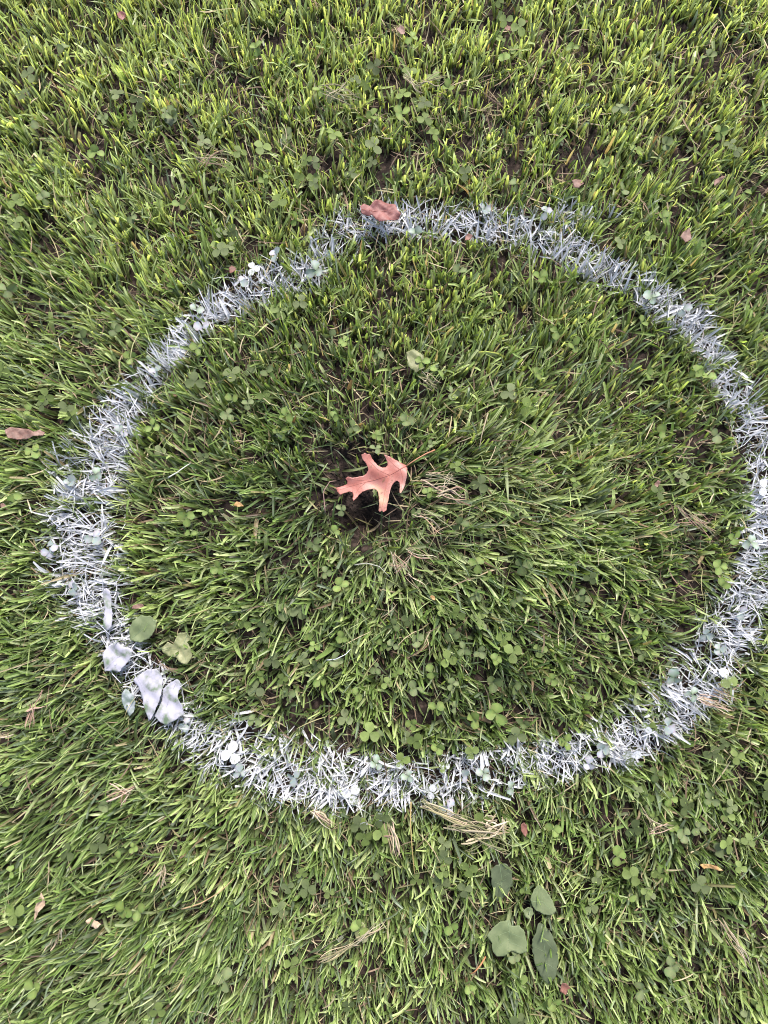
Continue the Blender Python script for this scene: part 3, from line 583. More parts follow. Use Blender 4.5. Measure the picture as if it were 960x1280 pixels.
def bumpy(amp, f, seed, tilt=(0, 0), foldx=0.0):
    r = random.Random(seed); a = [r.uniform(0, 6.3) for _ in range(6)]
    def zf(x, y):
        return amp * (math.sin(x * f + a[0]) * math.cos(y * f * 0.8 + a[1]) + 0.6 * math.sin(y * f * 1.9 + a[2] + x * f) + 0.35 * math.sin(x * f * 3.1 + a[3]) * math.sin(y * f * 2.7 + a[4])) + tilt[0] * x + tilt[1] * y + foldx * abs(x)
    return zf
def leaf_thing(name, outline, z, mat, label, cat, zf=None, ribs=(), group=None, let=0.08, stem=None, vein_mat=None, blade_name='leaf_blade', step=2.0, shrink=1.0):
    cx = sum(p[0] for p in outline) / len(outline); cy = sum(p[1] for p in outline) / len(outline)
    o = at(cx, cy, z); outline = [(cx + (a - cx) * shrink * random.uniform(0.55, 1.3) if shrink < 1 else a, cy + (b_ - cy) * shrink * random.uniform(0.6, 1.3) if shrink < 1 else b_) for a, b_ in outline]
    zf = zf or bumpy(0.0012, 160, hash((round(cx), round(cy))) % 997)
    e_ = empty(name, o); tag(e_, label, cat, group)
    leaf_sheet(blade_name, outline, z, zf, mat, e_, o, step=step, rough=0.28 if step < 1.8 else 0.7)
    for k, rb in enumerate(ribs):
        P = [at(a, b_, z) - o for a, b_ in rb]; Q = []
        for i in range(len(P) - 1):
            for j in range(3): Q.append(P[i].lerp(P[i + 1], j / 3))
        Q.append(P[-1]); Q = [(q.x, q.y, zf(q.x, q.y) + 0.0004) for q in Q]
        nm = 'midrib' if k == 0 else 'side_vein'
        link_mesh(nm, tube_mesh(nm, Q, 0.0004 if k == 0 else 0.00022, 0.0001, vein_mat or M['weedvein']), None, e_)
    if stem:
        P = [at(a, b_, z) - o for a, b_ in stem]; z0_ = zf(P[0].x, P[0].y); n_ = len(P) - 1
        P = [(p.x, p.y, z0_ * (1 - i / n_) - (z - 0.004) * (i / n_) ** 1.5 * 0.8) for i, p in enumerate(P)]
        link_mesh('leaf_stem', tube_mesh('leaf_stem', P, 0.0008, 0.0009, vein_mat or M['weedvein']), None, e_)
    xs = [p[0] for p in outline]; ys = [p[1] for p in outline]
    w_, h_ = max(xs) - min(xs), max(ys) - min(ys); r_ = min(w_, h_) / 2
    k = max(1, int(round(max(w_, h_) / max(r_, 1) )) - 1)
    for i in range(k):
        t = (i + 0.5) / k
        if h_ > w_:
            yy_ = min(ys) + t * h_; near = [p[0] for p in outline if abs(p[1] - yy_) < h_ / k] or xs; keep((min(near) + max(near)) / 2, yy_, r_ * 1.15, z, let)
        else:
            xx_ = min(xs) + t * w_; near = [p[1] for p in outline if abs(p[0] - xx_) < w_ / k] or ys; keep(xx_, (min(near) + max(near)) / 2, r_ * 1.15, z, let)
    return e_

leaf_thing('dead_leaf', crop([(224,122),(240,112),(262,120),(272,112),(285,98),(312,92),(322,102),(345,110),(368,116),(372,138),(388,152),(378,170),(352,176),(330,184),(300,186),(284,172),(272,156),(250,158),(230,150)], 380, 220, 3.2), 0.044, M['red'],
  'crumpled brick red dead leaf lying on the top of the white ring', 'leaf', bumpy(0.0026, 150, 5), let=0.3, ribs=(crop([(232,136),(275,140),(330,140),(378,158)], 380, 220, 3.2),), vein_mat=M['oak_vein'], step=1.6)
leaf_thing('dead_leaf', crop([(18,292),(40,282),(75,286),(110,290),(128,300),(150,292),(168,302),(160,314),(130,316),(100,326),(60,328),(30,322)], 0, 440, 3), 0.044, M['pinkbrown'],
  'pink brown rolled dead leaf at the left edge of the lawn', 'leaf', bumpy(0.002, 150, 9), step=1.6)
leaf_thing('leaf_scrap', [(146,17),(151,13),(157,15),(159,21),(154,26),(148,24)], 0.031, M['red'], 'tiny brick red leaf scrap in the grass at upper left', 'leaf scrap', step=1.4, let=0.7, shrink=0.82)
leaf_thing('leaf_scrap', [(713,226),(719,221),(727,222),(731,229),(724,236),(716,235)], 0.031, M['pinkbrown'], 'small pink leaf scrap above the upper right of the ring', 'leaf scrap', step=1.4, let=0.7, shrink=0.82)
leaf_thing('leaf_scrap', [(887,231),(892,224),(901,220),(911,219),(903,226),(893,233)], 0.031, M['pinkbrown'], 'narrow pinkish leaf sliver in the grass at upper right', 'leaf scrap', step=1.4, let=0.7, shrink=0.82)
leaf_thing('leaf_scrap', [(494,37),(500,31),(507,33),(509,41),(501,44)], 0.031, M['pinkbrown'], 'small dull pink leaf scrap near the top middle of the lawn', 'leaf scrap', step=1.4, let=0.7, shrink=0.82)
leaf_thing('leaf_scrap', [(629,36),(634,31),(640,33),(639,39),(632,41)], 0.031, M['umber'], 'dark red brown leaf scrap near the top of the lawn', 'leaf scrap', step=1.4, let=0.7, shrink=0.82)
leaf_thing('leaf_scrap', [(283,336),(289,331),(297,334),(295,341),(287,343)], 0.031, M['umber'], 'dark brown leaf scrap beside the upper left of the ring', 'leaf scrap', step=1.4, let=0.7, shrink=0.82)
leaf_thing('leaf_scrap', [(578,295),(585,290),(592,294),(589,300),(581,302)], 0.031, M['umber'], 'small red brown leaf scrap under the top of the ring', 'leaf scrap', step=1.4, let=0.7, shrink=0.82)
leaf_thing('leaf_scrap', [(872,1079),(880,1080),(888,1078),(900,1082),(908,1090),(898,1089),(888,1086),(876,1088)], 0.031, M['ochre'], 'curled ochre leaf scrap in the grass at lower right', 'leaf scrap', bumpy(0.002, 260, 2), step=1.4, let=0.7, shrink=0.82)
leaf_thing('leaf_scrap', [(107,1150),(113,1147),(120,1152),(128,1155),(122,1162),(112,1160)], 0.031, M['tan'], 'tan crumpled leaf scrap in the lower left grass', 'leaf scrap', bumpy(0.002, 260, 3), step=1.4, let=0.7, shrink=0.82)
leaf_thing('leaf_scrap', [(46,1122),(54,1116),(60,1121),(57,1132),(49,1142),(41,1151),(38,1146),(43,1134)], 0.031, M['tan'], 'long grey tan leaf scrap near the lower left edge', 'leaf scrap', bumpy(0.0015, 200, 4), step=1.4, let=0.7, shrink=0.82)
leaf_thing('leaf_scrap', [(291,632),(296,626),(302,627),(305,633),(298,636)], 0.031, M['ochre'], 'small rusty leaf scrap in the grass left of the hollow', 'leaf scrap', step=1.4, let=0.7, shrink=0.82)
leaf_thing('leaf_scrap', [(534,746),(539,742),(545,745),(546,751),(540,752)], 0.031, M['ochre'], 'orange leaf scrap on the grass below the hollow', 'leaf scrap', step=1.4, let=0.7, shrink=0.82)
leaf_thing('leaf_scrap', [(817,604),(822,598),(826,602),(823,611),(818,613)], 0.031, M['pinkbrown'], 'small pink brown leaf scrap inside the right of the ring', 'leaf scrap', step=1.4, let=0.7, shrink=0.82)
leaf_thing('leaf_scrap', [(852,288),(862,284),(868,290),(864,300),(856,304),(849,298)], 0.031, M['pinkbrown'], 'faded brown leaf scrap outside the upper right of the ring', 'leaf scrap', step=1.4, let=0.7, shrink=0.82)
leaf_thing('leaf_scrap', [(700,1228),(708,1226),(713,1234),(708,1243),(700,1240)], 0.031, M['umber'], 'dark brown leaf scrap by the long dark weed leaf', 'leaf scrap', step=1.4, let=0.7, shrink=0.82)
leaf_thing('leaf_scrap', [(166,755),(174,752),(183,755),(180,760),(171,764),(164,762)], 0.031, M['pinkbrown'], 'reddish leaf scrap above the broad green leaf by the ring', 'leaf scrap', step=1.4, let=0.7, shrink=0.82)
leaf_thing('leaf_scrap', [(648,1028),(655,1022),(660,1030),(664,1042),(657,1048),(651,1040)], 0.031, M['umber'], 'brown leaf scrap right of the straw bundle', 'leaf scrap', step=1.4, let=0.7, shrink=0.82)
leaf_thing('leaf_scrap', [(0,629),(5,628),(8,632),(4,636),(0,635)], 0.031, M['pinkbrown'], 'tiny pink leaf scrap at the left picture edge', 'leaf scrap', step=1.4, let=0.7, shrink=0.82)

# --- painted leaves
c5 = lambda L: crop(L, 0, 700, 3)
leaf_thing('painted_leaf', c5([(388,345),(410,318),(436,306),(462,322),(500,338),(486,372),(468,396),(446,420),(420,414),(394,418)]), 0.033, M['paint'], 'white painted leaf, uppermost of the three broad ones on the ring', 'leaf', bumpy(0.0016, 130, 21),
   ribs=(c5([(400,408),(436,368),(484,342)]),), vein_mat=M['paint'], let=0.5)
leaf_thing('painted_leaf', c5([(500,448),(526,428),(556,408),(590,410),(608,440),(612,480),(598,530),(580,572),(562,602),(548,574),(536,530),(522,482)]), 0.033, M['paint'], 'white painted leaf with a long point, middle of the three on the ring', 'leaf', bumpy(0.0014, 120, 22),
   ribs=(c5([(520,444),(545,500),(562,596)]),), vein_mat=M['paint'], let=0.5)
leaf_thing('painted_leaf', c5([(612,482),(636,462),(664,446),(684,466),(670,490),(668,516),(682,540),(690,574),(660,600),(622,620),(600,606),(580,586),(592,562),(606,528)]), 0.033, M['paint'], 'white painted leaf with a chewed edge, lowest of the three on the ring', 'leaf', bumpy(0.0016, 120, 23),
   ribs=(c5([(660,458),(630,530),(606,612)]),), vein_mat=M['paint'], let=0.5)
leaf_thing('painted_leaf', c5([(386,120),(400,104),(414,116),(416,160),(424,200),(420,250),(400,266),(388,240),(392,190)]), 0.033, M['paint'], 'narrow white painted leaf standing upright on the left of the ring', 'leaf', bumpy(0.0012, 150, 24), let=0.5)
leaf_thing('painted_leaf', c5([(458,500),(470,482),(494,500),(508,530),(502,570),(488,586),(470,560),(458,532)]), 0.027, M['paintthin'], 'blue grey thinly painted leaf outside the three white ones', 'leaf', bumpy(0.0012, 150, 25), let=0.5)
leaf_thing('weed_leaf', c5([(486,262),(500,226),(528,206),(566,210),(590,232),(582,266),(560,294),(524,310),(492,300)]), 0.031, M['weed'], 'broad toothed green leaf above the white painted leaves', 'leaf', bumpy(0.0016, 110, 26, foldx=0.15),
   ribs=(c5([(490,296),(530,262),(578,222)]), c5([(520,272),(530,236)]), c5([(535,258),(566,262)])), let=0.3)
leaf_thing('weed_leaf', c5([(606,328),(630,306),(652,320),(664,276),(700,270),(716,292),(700,308),(716,330),(718,366),(702,392),(680,384),(660,362),(634,362),(612,348)]), 0.031, M['wilt'], 'pale wilted leaf curling beside the white painted leaves', 'leaf', bumpy(0.0026, 150, 27), ribs=(c5([(700,280),(684,330),(700,384)]), c5([(684,330),(620,340)])), let=0.45)
# --- broad weed leaves at the bottom
c6 = lambda L: crop(L, 380, 940, 3)
leaf_thing('weed_leaf', c6([(698,440),(720,420),(756,414),(778,440),(780,480),(766,520),(744,556),(724,562),(710,520),(702,480)]), 0.027, M['weeddark'], 'dark green oval weed leaf below the straw bundle', 'leaf', bumpy(0.001, 90, 31, tilt=(0.1, 0.1), foldx=0.2), ribs=(c6([(732,418),(742,480),(730,556)]), c6([(740,470),(768,450)]), c6([(742,500),(712,485)])), let=0.5, stem=c6([(732,420),(720,380),(700,330)]))
leaf_thing('weed_leaf', c6([(846,548),(860,512),(880,498),(906,516),(930,552),(942,588),(926,606),(896,608),(870,594),(854,572)]), 0.031, M['weed'], 'rounded green weed leaf with a sunlit edge at lower right', 'leaf', bumpy(0.0012, 100, 32, foldx=0.25), ribs=(c6([(854,556),(896,560),(934,596)]), c6([(880,558),(884,520)])), let=0.3)
leaf_thing('weed_leaf', c6([(684,682),(706,652),(732,632),(772,630),(778,650),(806,646),(826,670),(834,706),(832,744),(804,750),(776,742),(750,764),(720,762),(706,740),(704,712)]), 0.031, M['weed'], 'broad pale green weed leaf creased down its middle, lowest but one', 'leaf', bumpy(0.0012, 100, 33, foldx=0.2), ribs=(c6([(764,634),(772,690),(764,748)]), c6([(770,670),(716,690)]), c6([(770,700),(724,730)]), c6([(770,676),(820,690)]), c6([(771,712),(820,726)])), let=0.18)
leaf_thing('weed_leaf', c6([(854,700),(870,672),(880,640),(906,650),(930,684),(948,730),(952,790),(940,846),(916,872),(892,846),(868,800),(856,750)]), 0.027, M['weeddark'], 'long dark green weed leaf lying flat at the bottom right', 'leaf', bumpy(0.001, 80, 34, foldx=0.12), ribs=(c6([(890,650),(905,760),(918,866)]), c6([(898,700),(938,740)]), c6([(902,750),(866,730)]), c6([(906,790),(942,810)])), let=0.5)
leaf_thing('weed_leaf', c6([(820,596),(840,580),(858,588),(862,606),(846,624),(828,616)]), 0.031, M['weed'], 'small curled weed leaf left of the rounded one', 'leaf', bumpy(0.0015, 200, 35), let=0.3)
leaf_thing('weed_leaf', c6([(188,650),(206,630),(226,640),(240,672),(240,700),(222,718),(200,706),(190,680)]), 0.031, M['wilt'], 'yellow green weed leaf in the grass at the bottom middle', 'leaf', bumpy(0.001, 120, 36, foldx=0.2), ribs=(c6([(206,634),(216,676),(224,712)]),), let=0.45)
leaf_thing('weed_leaf', [(205,140),(214,132),(221,138),(222,150),(214,158),(206,152)], 0.027, M['weeddark'], 'pale grey green weed leaf in the upper left grass', 'leaf', bumpy(0.001, 120, 37, foldx=0.2), let=0.5)
leaf_thing('weed_leaf', [(508,440),(518,436),(530,446),(531,460),(520,466),(510,458)], 0.031, M['wilt'], 'crinkled yellow green weed leaf above the hollow', 'leaf', bumpy(0.0015, 180, 38), let=0.45)

# --- dry grass bunches
def fibre_bunch(name, px, py, strands, z, mat_tints, label, cat='dry grass', group=None, width=0.0014, seed=1):
    """strands: list of (x0,y0,x1,y1,count,spread_px,wiggle_px) in photo px"""
    r = np.random.default_rng(seed); o = at(px, py, z); Vs = []; Fs = []; Ts = []; off = 0
    for (x0, y0, x1, y1, cnt, spr, wig) in strands:
        for _ in range(cnt):
            K = 7; t = np.linspace(0, 1, K + 1); a = r.uniform(-0.08, 0.15); b_ = r.uniform(0.82, 1.08)
            tt = a + (b_ - a) * t
            dx, dy = x1 - x0, y1 - y0; L_ = math.hypot(dx, dy); nx_, ny_ = -dy / L_, dx / L_
            offn = r.normal(0, spr) * (0.5 + 0.5 * t) + r.normal(0, spr * 0.4) + wig * np.sin(t * r.uniform(2, 7) + r.uniform(0, 6))
            X = x0 + dx * tt + nx_ * offn; Y = y0 + dy * tt + ny_ * offn
            zz = z + r.normal(0, 0.0025) + 0.003 * np.sin(t * r.uniform(2, 6) + r.uniform(0, 6))
            P = np.array([list(at(X[k], Y[k], z)) for k in range(K + 1)]); P[:, 2] = zz
            P -= np.array(o); T = np.gradient(P, axis=0); s_ = np.cross(T, (0, 0, 1)); s_ /= np.linalg.norm(s_, axis=1, keepdims=True) + 1e-9
            tw = r.uniform(-1, 1) + t * r.uniform(-1, 1); s_ = s_ * np.cos(tw)[:, None] + np.array([0, 0, 1]) * np.sin(tw)[:, None]
            wd = width * r.uniform(0.5, 1.3) * np.interp(t, [0, .1, .8, 1], [.5, 1, .8, .15])
            A = P - s_ * wd[:, None] / 2; B = P + s_ * wd[:, None] / 2; C = P + np.array([0, 0, 1]) * wd[:, None] * 0.35
            Vs.append(np.stack([A, C, B], 1).reshape(-1, 3)); k = np.arange(K)[:, None] * 3
            for q in ([0, 1, 4, 3], [1, 2, 5, 4], [2, 0, 3, 5]): Fs.append(k + np.array(q) + off)
            c = np.array(mat_tints[r.integers(0, len(mat_tints))]) * r.uniform(0.75, 1.2); Ts.append(np.repeat(c[None], (K + 1) * 3, 0)); off += (K + 1) * 3
    V = np.concatenate(Vs); me = mesh_np(name, V, np.concatenate(Fs), M['thatch'], {'tint': np.concatenate(Ts), 'paint': np.zeros(len(V))})
    ob = link_mesh(name, me, None); ob.location = o; tag(ob, label, cat, group)
    for (x0, y0, x1, y1, cnt, spr, wig) in strands:
        d = math.hypot(x1 - x0, y1 - y0); k = max(1, int(d / 9))
        for i in range(k): keep(x0 + (x1 - x0) * (i + .5) / k, y0 + (y1 - y0) * (i + .5) / k, min(4 + spr * 0.6, 8), z, 0.3)
    return ob
PALE = [(0.30, 0.24, 0.165), (0.23, 0.18, 0.115), (0.36, 0.31, 0.23)]; PINK = [(0.26, 0.17, 0.125), (0.32, 0.23, 0.18), (0.17, 0.105, 0.08)]; OLIVE = [(0.16, 0.145, 0.075), (0.21, 0.185, 0.11), (0.12, 0.12, 0.06), (0.28, 0.24, 0.165)]
fibre_bunch('straw_bundle', 570, 1030, [(527,1005,600,1040,22,4.5,2.5),(560,1030,632,1040,12,5,3),(580,1056,620,1040,8,6,4),(596,1040,640,1064,6,6,4)], 0.042, OLIVE + PALE[:1], 'long twisted bundle of olive straw along the bottom of the ring', seed=3, width=0.002)
fibre_bunch('dry_curl', 618, 1034, [(604,1030,624,1024,6,3,3),(610,1042,636,1032,6,4,3),(626,1022,636,1042,4,3,3)], 0.040, PALE, 'curled pale dead stem knot at the right end of the straw bundle', seed=4, width=0.0022)
fibre_bunch('dry_tuft', 404, 1022, [(388,1011,416,1034,8,2.5,2),(395,1014,404,1026,4,3,1)], 0.040, PINK + PALE, 'pinkish dry grass tuft touching the bottom of the ring', seed=5)
fibre_bunch('dry_tuft', 490, 1050, [(486,1030,494,1072,9,3,2),(478,1048,492,1044,3,2,1)], 0.040, PINK + PALE, 'upright pale brown dry tuft just under the bottom of the ring', seed=6)
fibre_bunch('dry_tuft', 497, 706, [(488,690,502,720,10,4,3),(494,715,518,690,6,3,2),(484,704,510,712,4,3,2),(505,690,545,705,6,6,2),(510,715,530,735,4,5,2)], 0.040, PINK + PALE, 'pale fuzzy dry root tuft below the bare hollow', seed=7, width=0.0012)
fibre_bunch('dry_tuft', 155, 992, [(134,998,168,984,6,2,2),(160,988,150,1012,4,2,2),(140,980,168,990,3,2,3)], 0.040, PINK + PALE[2:], 'forked pinkish dry tuft in the grass at lower left', seed=8)
fibre_bunch('dry_tuft', 44, 885, [(54,860,44,880,4,1.5,1),(42,880,38,912,7,4,1),(36,888,56,882,3,1,1)], 0.040, PINK, 'reddish dead seed stalk in the grass left of the ring', seed=9)
fibre_bunch('dry_tuft', 205, 1095, [(196,1095,206,1088,5,2,1),(206,1082,200,1110,6,3,1),(202,1094,212,1108,4,2,1)], 0.040, PALE, 'cream starry dry tuft in the lower left grass', seed=10)
fibre_bunch('dry_tuft', 12, 918, [(0,920,16,918,6,2,1)], 0.040, PALE, 'short straw piece at the left picture edge', seed=11)
fibre_bunch('dry_tuft', 445, 1182, [(400,1200,450,1172,14,4,2),(440,1180,480,1150,8,3,2)], 0.040, OLIVE + PALE, 'flat tangle of grey straw in the bottom middle grass', seed=12)
fibre_bunch('dry_tuft', 870, 660, [(846,632,880,662,7,3,2),(866,640,900,668,6,4,2),(850,652,892,660,5,3,3)], 0.040, OLIVE + PINK, 'brown matted straw inside the right of the ring', seed=13)
fibre_bunch('dry_tuft', 545, 470, [(524,470,548,488,9,4,2),(530,480,540,466,4,3,2)], 0.040, PALE + OLIVE, 'cream dry clump in the grass above the hollow', seed=14)
fibre_bunch('dry_tuft', 565, 605, [(530,598,578,604,11,9,3),(545,614,586,622,8,6,4),(560,588,540,618,4,6,3),(520,640,560,660,6,6,3)], 0.029, PINK + OLIVE + PALE, 'brown matted dead grass at the right rim of the hollow', seed=15)
fibre_bunch('dry_tuft', 900, 860, [(870,870,915,888,10,3,2),(890,862,925,880,5,3,2)], 0.040, PINK + PALE, 'pinkish dry tuft at the lower right of the ring', seed=16)
fibre_bunch('dry_tuft', 65, 1075, [(60,1190,75,1172,4,2,1),(78,1160,70,1185,3,2,1)], 0.040, PALE, 'thin pale stalks near the bottom left corner', seed=17)
fibre_bunch('dry_tuft', 540, 105, [(505,92,530,118,7,4,2),(520,104,560,96,5,4,2)], 0.040, OLIVE + PALE, 'beige thin straw tangle at the top middle of the lawn', seed=18)
fibre_bunch('dry_tuft', 440, 115, [(400,110,452,128,8,5,3),(410,125,440,105,4,4,2)], 0.040, OLIVE, 'loose olive straw left of the top middle', seed=19)
fibre_bunch('dry_tuft', 265, 195, [(245,190,290,205,8,5,3),(250,210,280,182,4,4,2)], 0.040, OLIVE + PINK, 'matted straw in the upper left grass', seed=20)
fibre_bunch('dry_tuft', 870, 1010, [(800,1010,830,1042,8,5,3),(812,1040,845,1030,5,4,2)], 0.040, OLIVE + PINK, 'brown straw tangle in the grass at lower right', seed=21)
fibre_bunch('dry_tuft', 930, 1190, [(900,1150,935,1200,5,2,2),(920,1180,938,1210,4,2,2)], 0.040, PALE, 'bleached forked stalk in the bottom right grass', seed=22)
def stalk_thing(pts, label, tint, r=0.0009, z=0.047):
    o = at(*pts[0], 0.0); n_ = len(pts) - 1; Q = []
    for i in range(n_):
        for k in range(4):
            t = (i + k / 4) / n_; a = at(pts[i][0] + (pts[i + 1][0] - pts[i][0]) * k / 4, pts[i][1] + (pts[i + 1][1] - pts[i][1]) * k / 4, z)
            Q.append((a.x - o.x, a.y - o.y, z - 0.008 + 0.008 * math.sin(t * 3.1)))
    a = at(*pts[-1], z); Q.append((a.x - o.x, a.y - o.y, z - 0.01))
    me = tube_mesh('dry_stalk', Q, r, r * 0.5, M['clover'], tuple(q * 0.7 for q in tint)); ob = link_mesh('dry_stalk', me, None); ob.location = o
    tag(ob, label, 'dry stalk', 'bleached stalks lying on the grass')
    for q in Q[::3]: KEEP.append((q[0] + o.x, q[1] + o.y, 3 * PX, z, 0.35))
stalk_thing([(611,515),(606,530),(602,545),(600,560)], 'pale jointed stalk right of the hollow pointing up', (0.36, 0.30, 0.20), 0.0011)
stalk_thing([(172,413),(166,430),(163,445),(164,460)], 'pale yellow stalk outside the upper left of the ring', (0.34, 0.34, 0.16), 0.0010)
stalk_thing([(514,1005),(513,1030),(515,1060),(519,1100)], 'long straw stalk running down from the bottom of the ring', (0.40, 0.30, 0.13), 0.0009)
stalk_thing([(638,1045),(654,1062),(664,1082),(672,1100)], 'curved pale green stalk right of the straw bundle', (0.20, 0.24, 0.12), 0.0010)
stalk_thing([(225,1140),(250,1130),(275,1115),(290,1102)], 'long arched tan stalk in the lower left grass', (0.42, 0.30, 0.17), 0.0011)
stalk_thing([(443,706),(458,704),(474,708),(488,722)], 'thin arched white grass blade across the dark of the hollow', (0.40, 0.40, 0.34), 0.0009, 0.030)
stalk_thing([(406,640),(404,615),(412,602),(420,600)], 'thin hooked pink root left of the oak leaf', (0.34, 0.22, 0.19), 0.0008, 0.022)
stalk_thing([(776,783),(784,800),(791,818),(794,828)], 'pale straw stalk inside the lower right of the ring', (0.40, 0.33, 0.22), 0.0011)
stalk_thing([(208,596),(222,590),(230,584),(236,578)], 'short white straw inside the left of the ring', (0.62, 0.62, 0.58), 0.0010)
stalk_thing([(408,826),(420,824),(432,818),(438,812)], 'white straw lying across a clover below the hollow', (0.60, 0.62, 0.66), 0.0008)
stalk_thing([(608,1200),(596,1212),(588,1222)], 'short orange brown stalk near the bottom middle', (0.42, 0.20, 0.09), 0.0012)
stalk_thing([(876,1000),(880,1015),(896,1030),(905,1045)], 'long pale blade arching at lower right', (0.28, 0.30, 0.16), 0.0009)

# ------------------------------------------------------------------ grow the clovers
MARKS = [(152,18,'the brick red scrap'),(502,36,'the dull pink scrap'),(634,36,'the dark red scrap at the top'),(722,228,'the small pink scrap'),(899,226,'the pinkish leaf sliver'),
 (858,293,'the faded brown scrap'),(476,266,'the crumpled red leaf'),(290,338,'the dark brown scrap'),(213,145,'the pale grey green weed leaf'),(265,195,'the upper matted straw'),(425,117,'the loose olive straw'),(530,105,'the beige straw tangle'),
 (168,436,'the pale yellow stalk'),(28,543,'the pink brown leaf'),(465,600,'the oak leaf'),(605,540,'the pale jointed stalk'),(520,452,'the crinkled yellow weed leaf'),(560,605,'the brown mat by the hollow'),
 (497,706,'the fuzzy dry root tuft'),(540,748,'the orange scrap'),(299,631,'the rusty scrap'),(222,590,'the short white straw'),(822,604,'the pink brown scrap'),(872,648,'the brown matted straw'),(786,805,'the pale straw stalk'),
 (422,820,'the white straw on clover'),(620,892,'the largest bright clover'),(177,783,'the broad toothed leaf'),(228,810,'the pale wilted leaf'),(190,872,'the long pointed painted leaf'),(133,763,'the narrow painted leaf'),(44,888,'the reddish seed stalk'),
 (155,994,'the forked dry tuft'),(205,1095,'the starry dry tuft'),(118,1154,'the tan crumpled scrap'),(48,1134,'the long tan scrap'),(257,1123,'the arched tan stalk'),(404,1022,'the pinkish ring tuft'),(490,1050,'the upright dry tuft'),
 (575,1030,'the olive straw bundle'),(440,1182,'the grey straw tangle'),(450,1160,'the yellow green weed leaf'),(633,1173,'the creased weed leaf'),(677,1125,'the rounded weed leaf'),(683,1190,'the long dark weed leaf'),(820,1025,'the brown straw tangle'),
 (890,1084,'the curled ochre scrap'),(918,1185,'the bleached forked stalk'),(900,874,'the pinkish ring tuft at right')]
def clover_labels():
    out = {}; buck = {}
    word = {'d': 'dark green clover', 'g': 'grey green clover', 'm': 'mid green clover', 'y': 'yellow green clover', 'w': 'white painted clover', 'p': 'paint speckled clover'}
    for c in CLOVER:
        if (c[0], c[1]) in CLABEL: continue
        d, mk = min((math.hypot(c[0] - a, c[1] - b_), k) for k, (a, b_, t) in enumerate(MARKS))
        a = math.degrees(math.atan2(MARKS[mk][1] - c[1], c[0] - MARKS[mk][0])) % 360
        dr = ('right of', 'above right of', 'above', 'above left of', 'left of', 'below left of', 'below', 'below right of')[int((a + 22.5) // 45) % 8]
        buck.setdefault((word[c[3]], dr, MARKS[mk][2]), []).append((d, c))
    for (wd, dr, mk), L in buck.items():
        L.sort(key=lambda q: q[0])
        for i, (d, c) in enumerate(L):
            o = ('' if len(L) == 1 else 'nearer ' if i == 0 and len(L) == 2 else 'farther ' if len(L) == 2 else ('nearest ', 'second nearest ', 'third nearest ', 'fourth nearest ', 'fifth nearest ')[i])
            out[c[0], c[1]] = '%s%s %s %s' % (o, wd, dr, mk)
    return out
CLABEL.update(clover_labels())
def unit_z(z): return z
for (px, py, r, sh) in CLOVER:
    z = 0.032 + random.uniform(-0.005, 0.004) + (0.004 if r >= 7 else 0)
    if math.hypot(px - 450, py - 610) < 80: z = 0.030
    p = at(px, py, z); g0 = gz(p.x, p.y)
    e_ = empty('clover', (p.x, p.y, g0), random.uniform(0, 6.28))
    where = 'inside' if pathdist(np.array([p.x]), np.array([p.y]), RING)[0] > 1 and math.hypot((px - 520) / 430, (py - 630) / 350) < 1 else 'outside'
    gen = {'w': 'clover sprig coated all over in white paint on the ring', 'p': 'clover sprig speckled with white paint along the ring'}.get(sh) or \
          '%s three-leaf clover sprig in the grass %s the white ring' % ({'d': 'dark green', 'g': 'grey green', 'm': 'mid green', 'y': 'yellow green'}[sh], where)
    gen = CLABEL.get((px, py), gen)
    grp = {'w': 'clover coated in white paint', 'p': 'clover speckled with white paint'}.get(sh) or '%s clover %s the ring' % ({'d': 'dark green', 'g': 'grey green', 'm': 'mid green', 'y': 'yellow green'}[sh], where)
    tag(e_, gen, 'clover', grp)
    h = z - g0; rr = r * PX * 0.86
    s_ = link_mesh('stalk', STALK, None, e_); s_.scale = (0.02, 0.02, h)
    k0 = random.uniform(0, 2.1); nl = 3 if random.random() < 0.7 or r >= 7.5 else 2
    tilt = random.uniform(-0.25, 0.35)
    for k in range(nl):
        lf = link_mesh('leaflet', MESH[sh, random.randrange(3)], None, e_)
        lf.location = (0, 0, h); lf.scale = (rr * random.uniform(.72, 1.08), rr * random.uniform(.75, 1.08), rr)
        lf.rotation_euler = (random.gauss(0, .42), random.uniform(-.75, .35) + tilt * 0.4, k0 + k * 2.09 + random.uniform(-.4, .4))

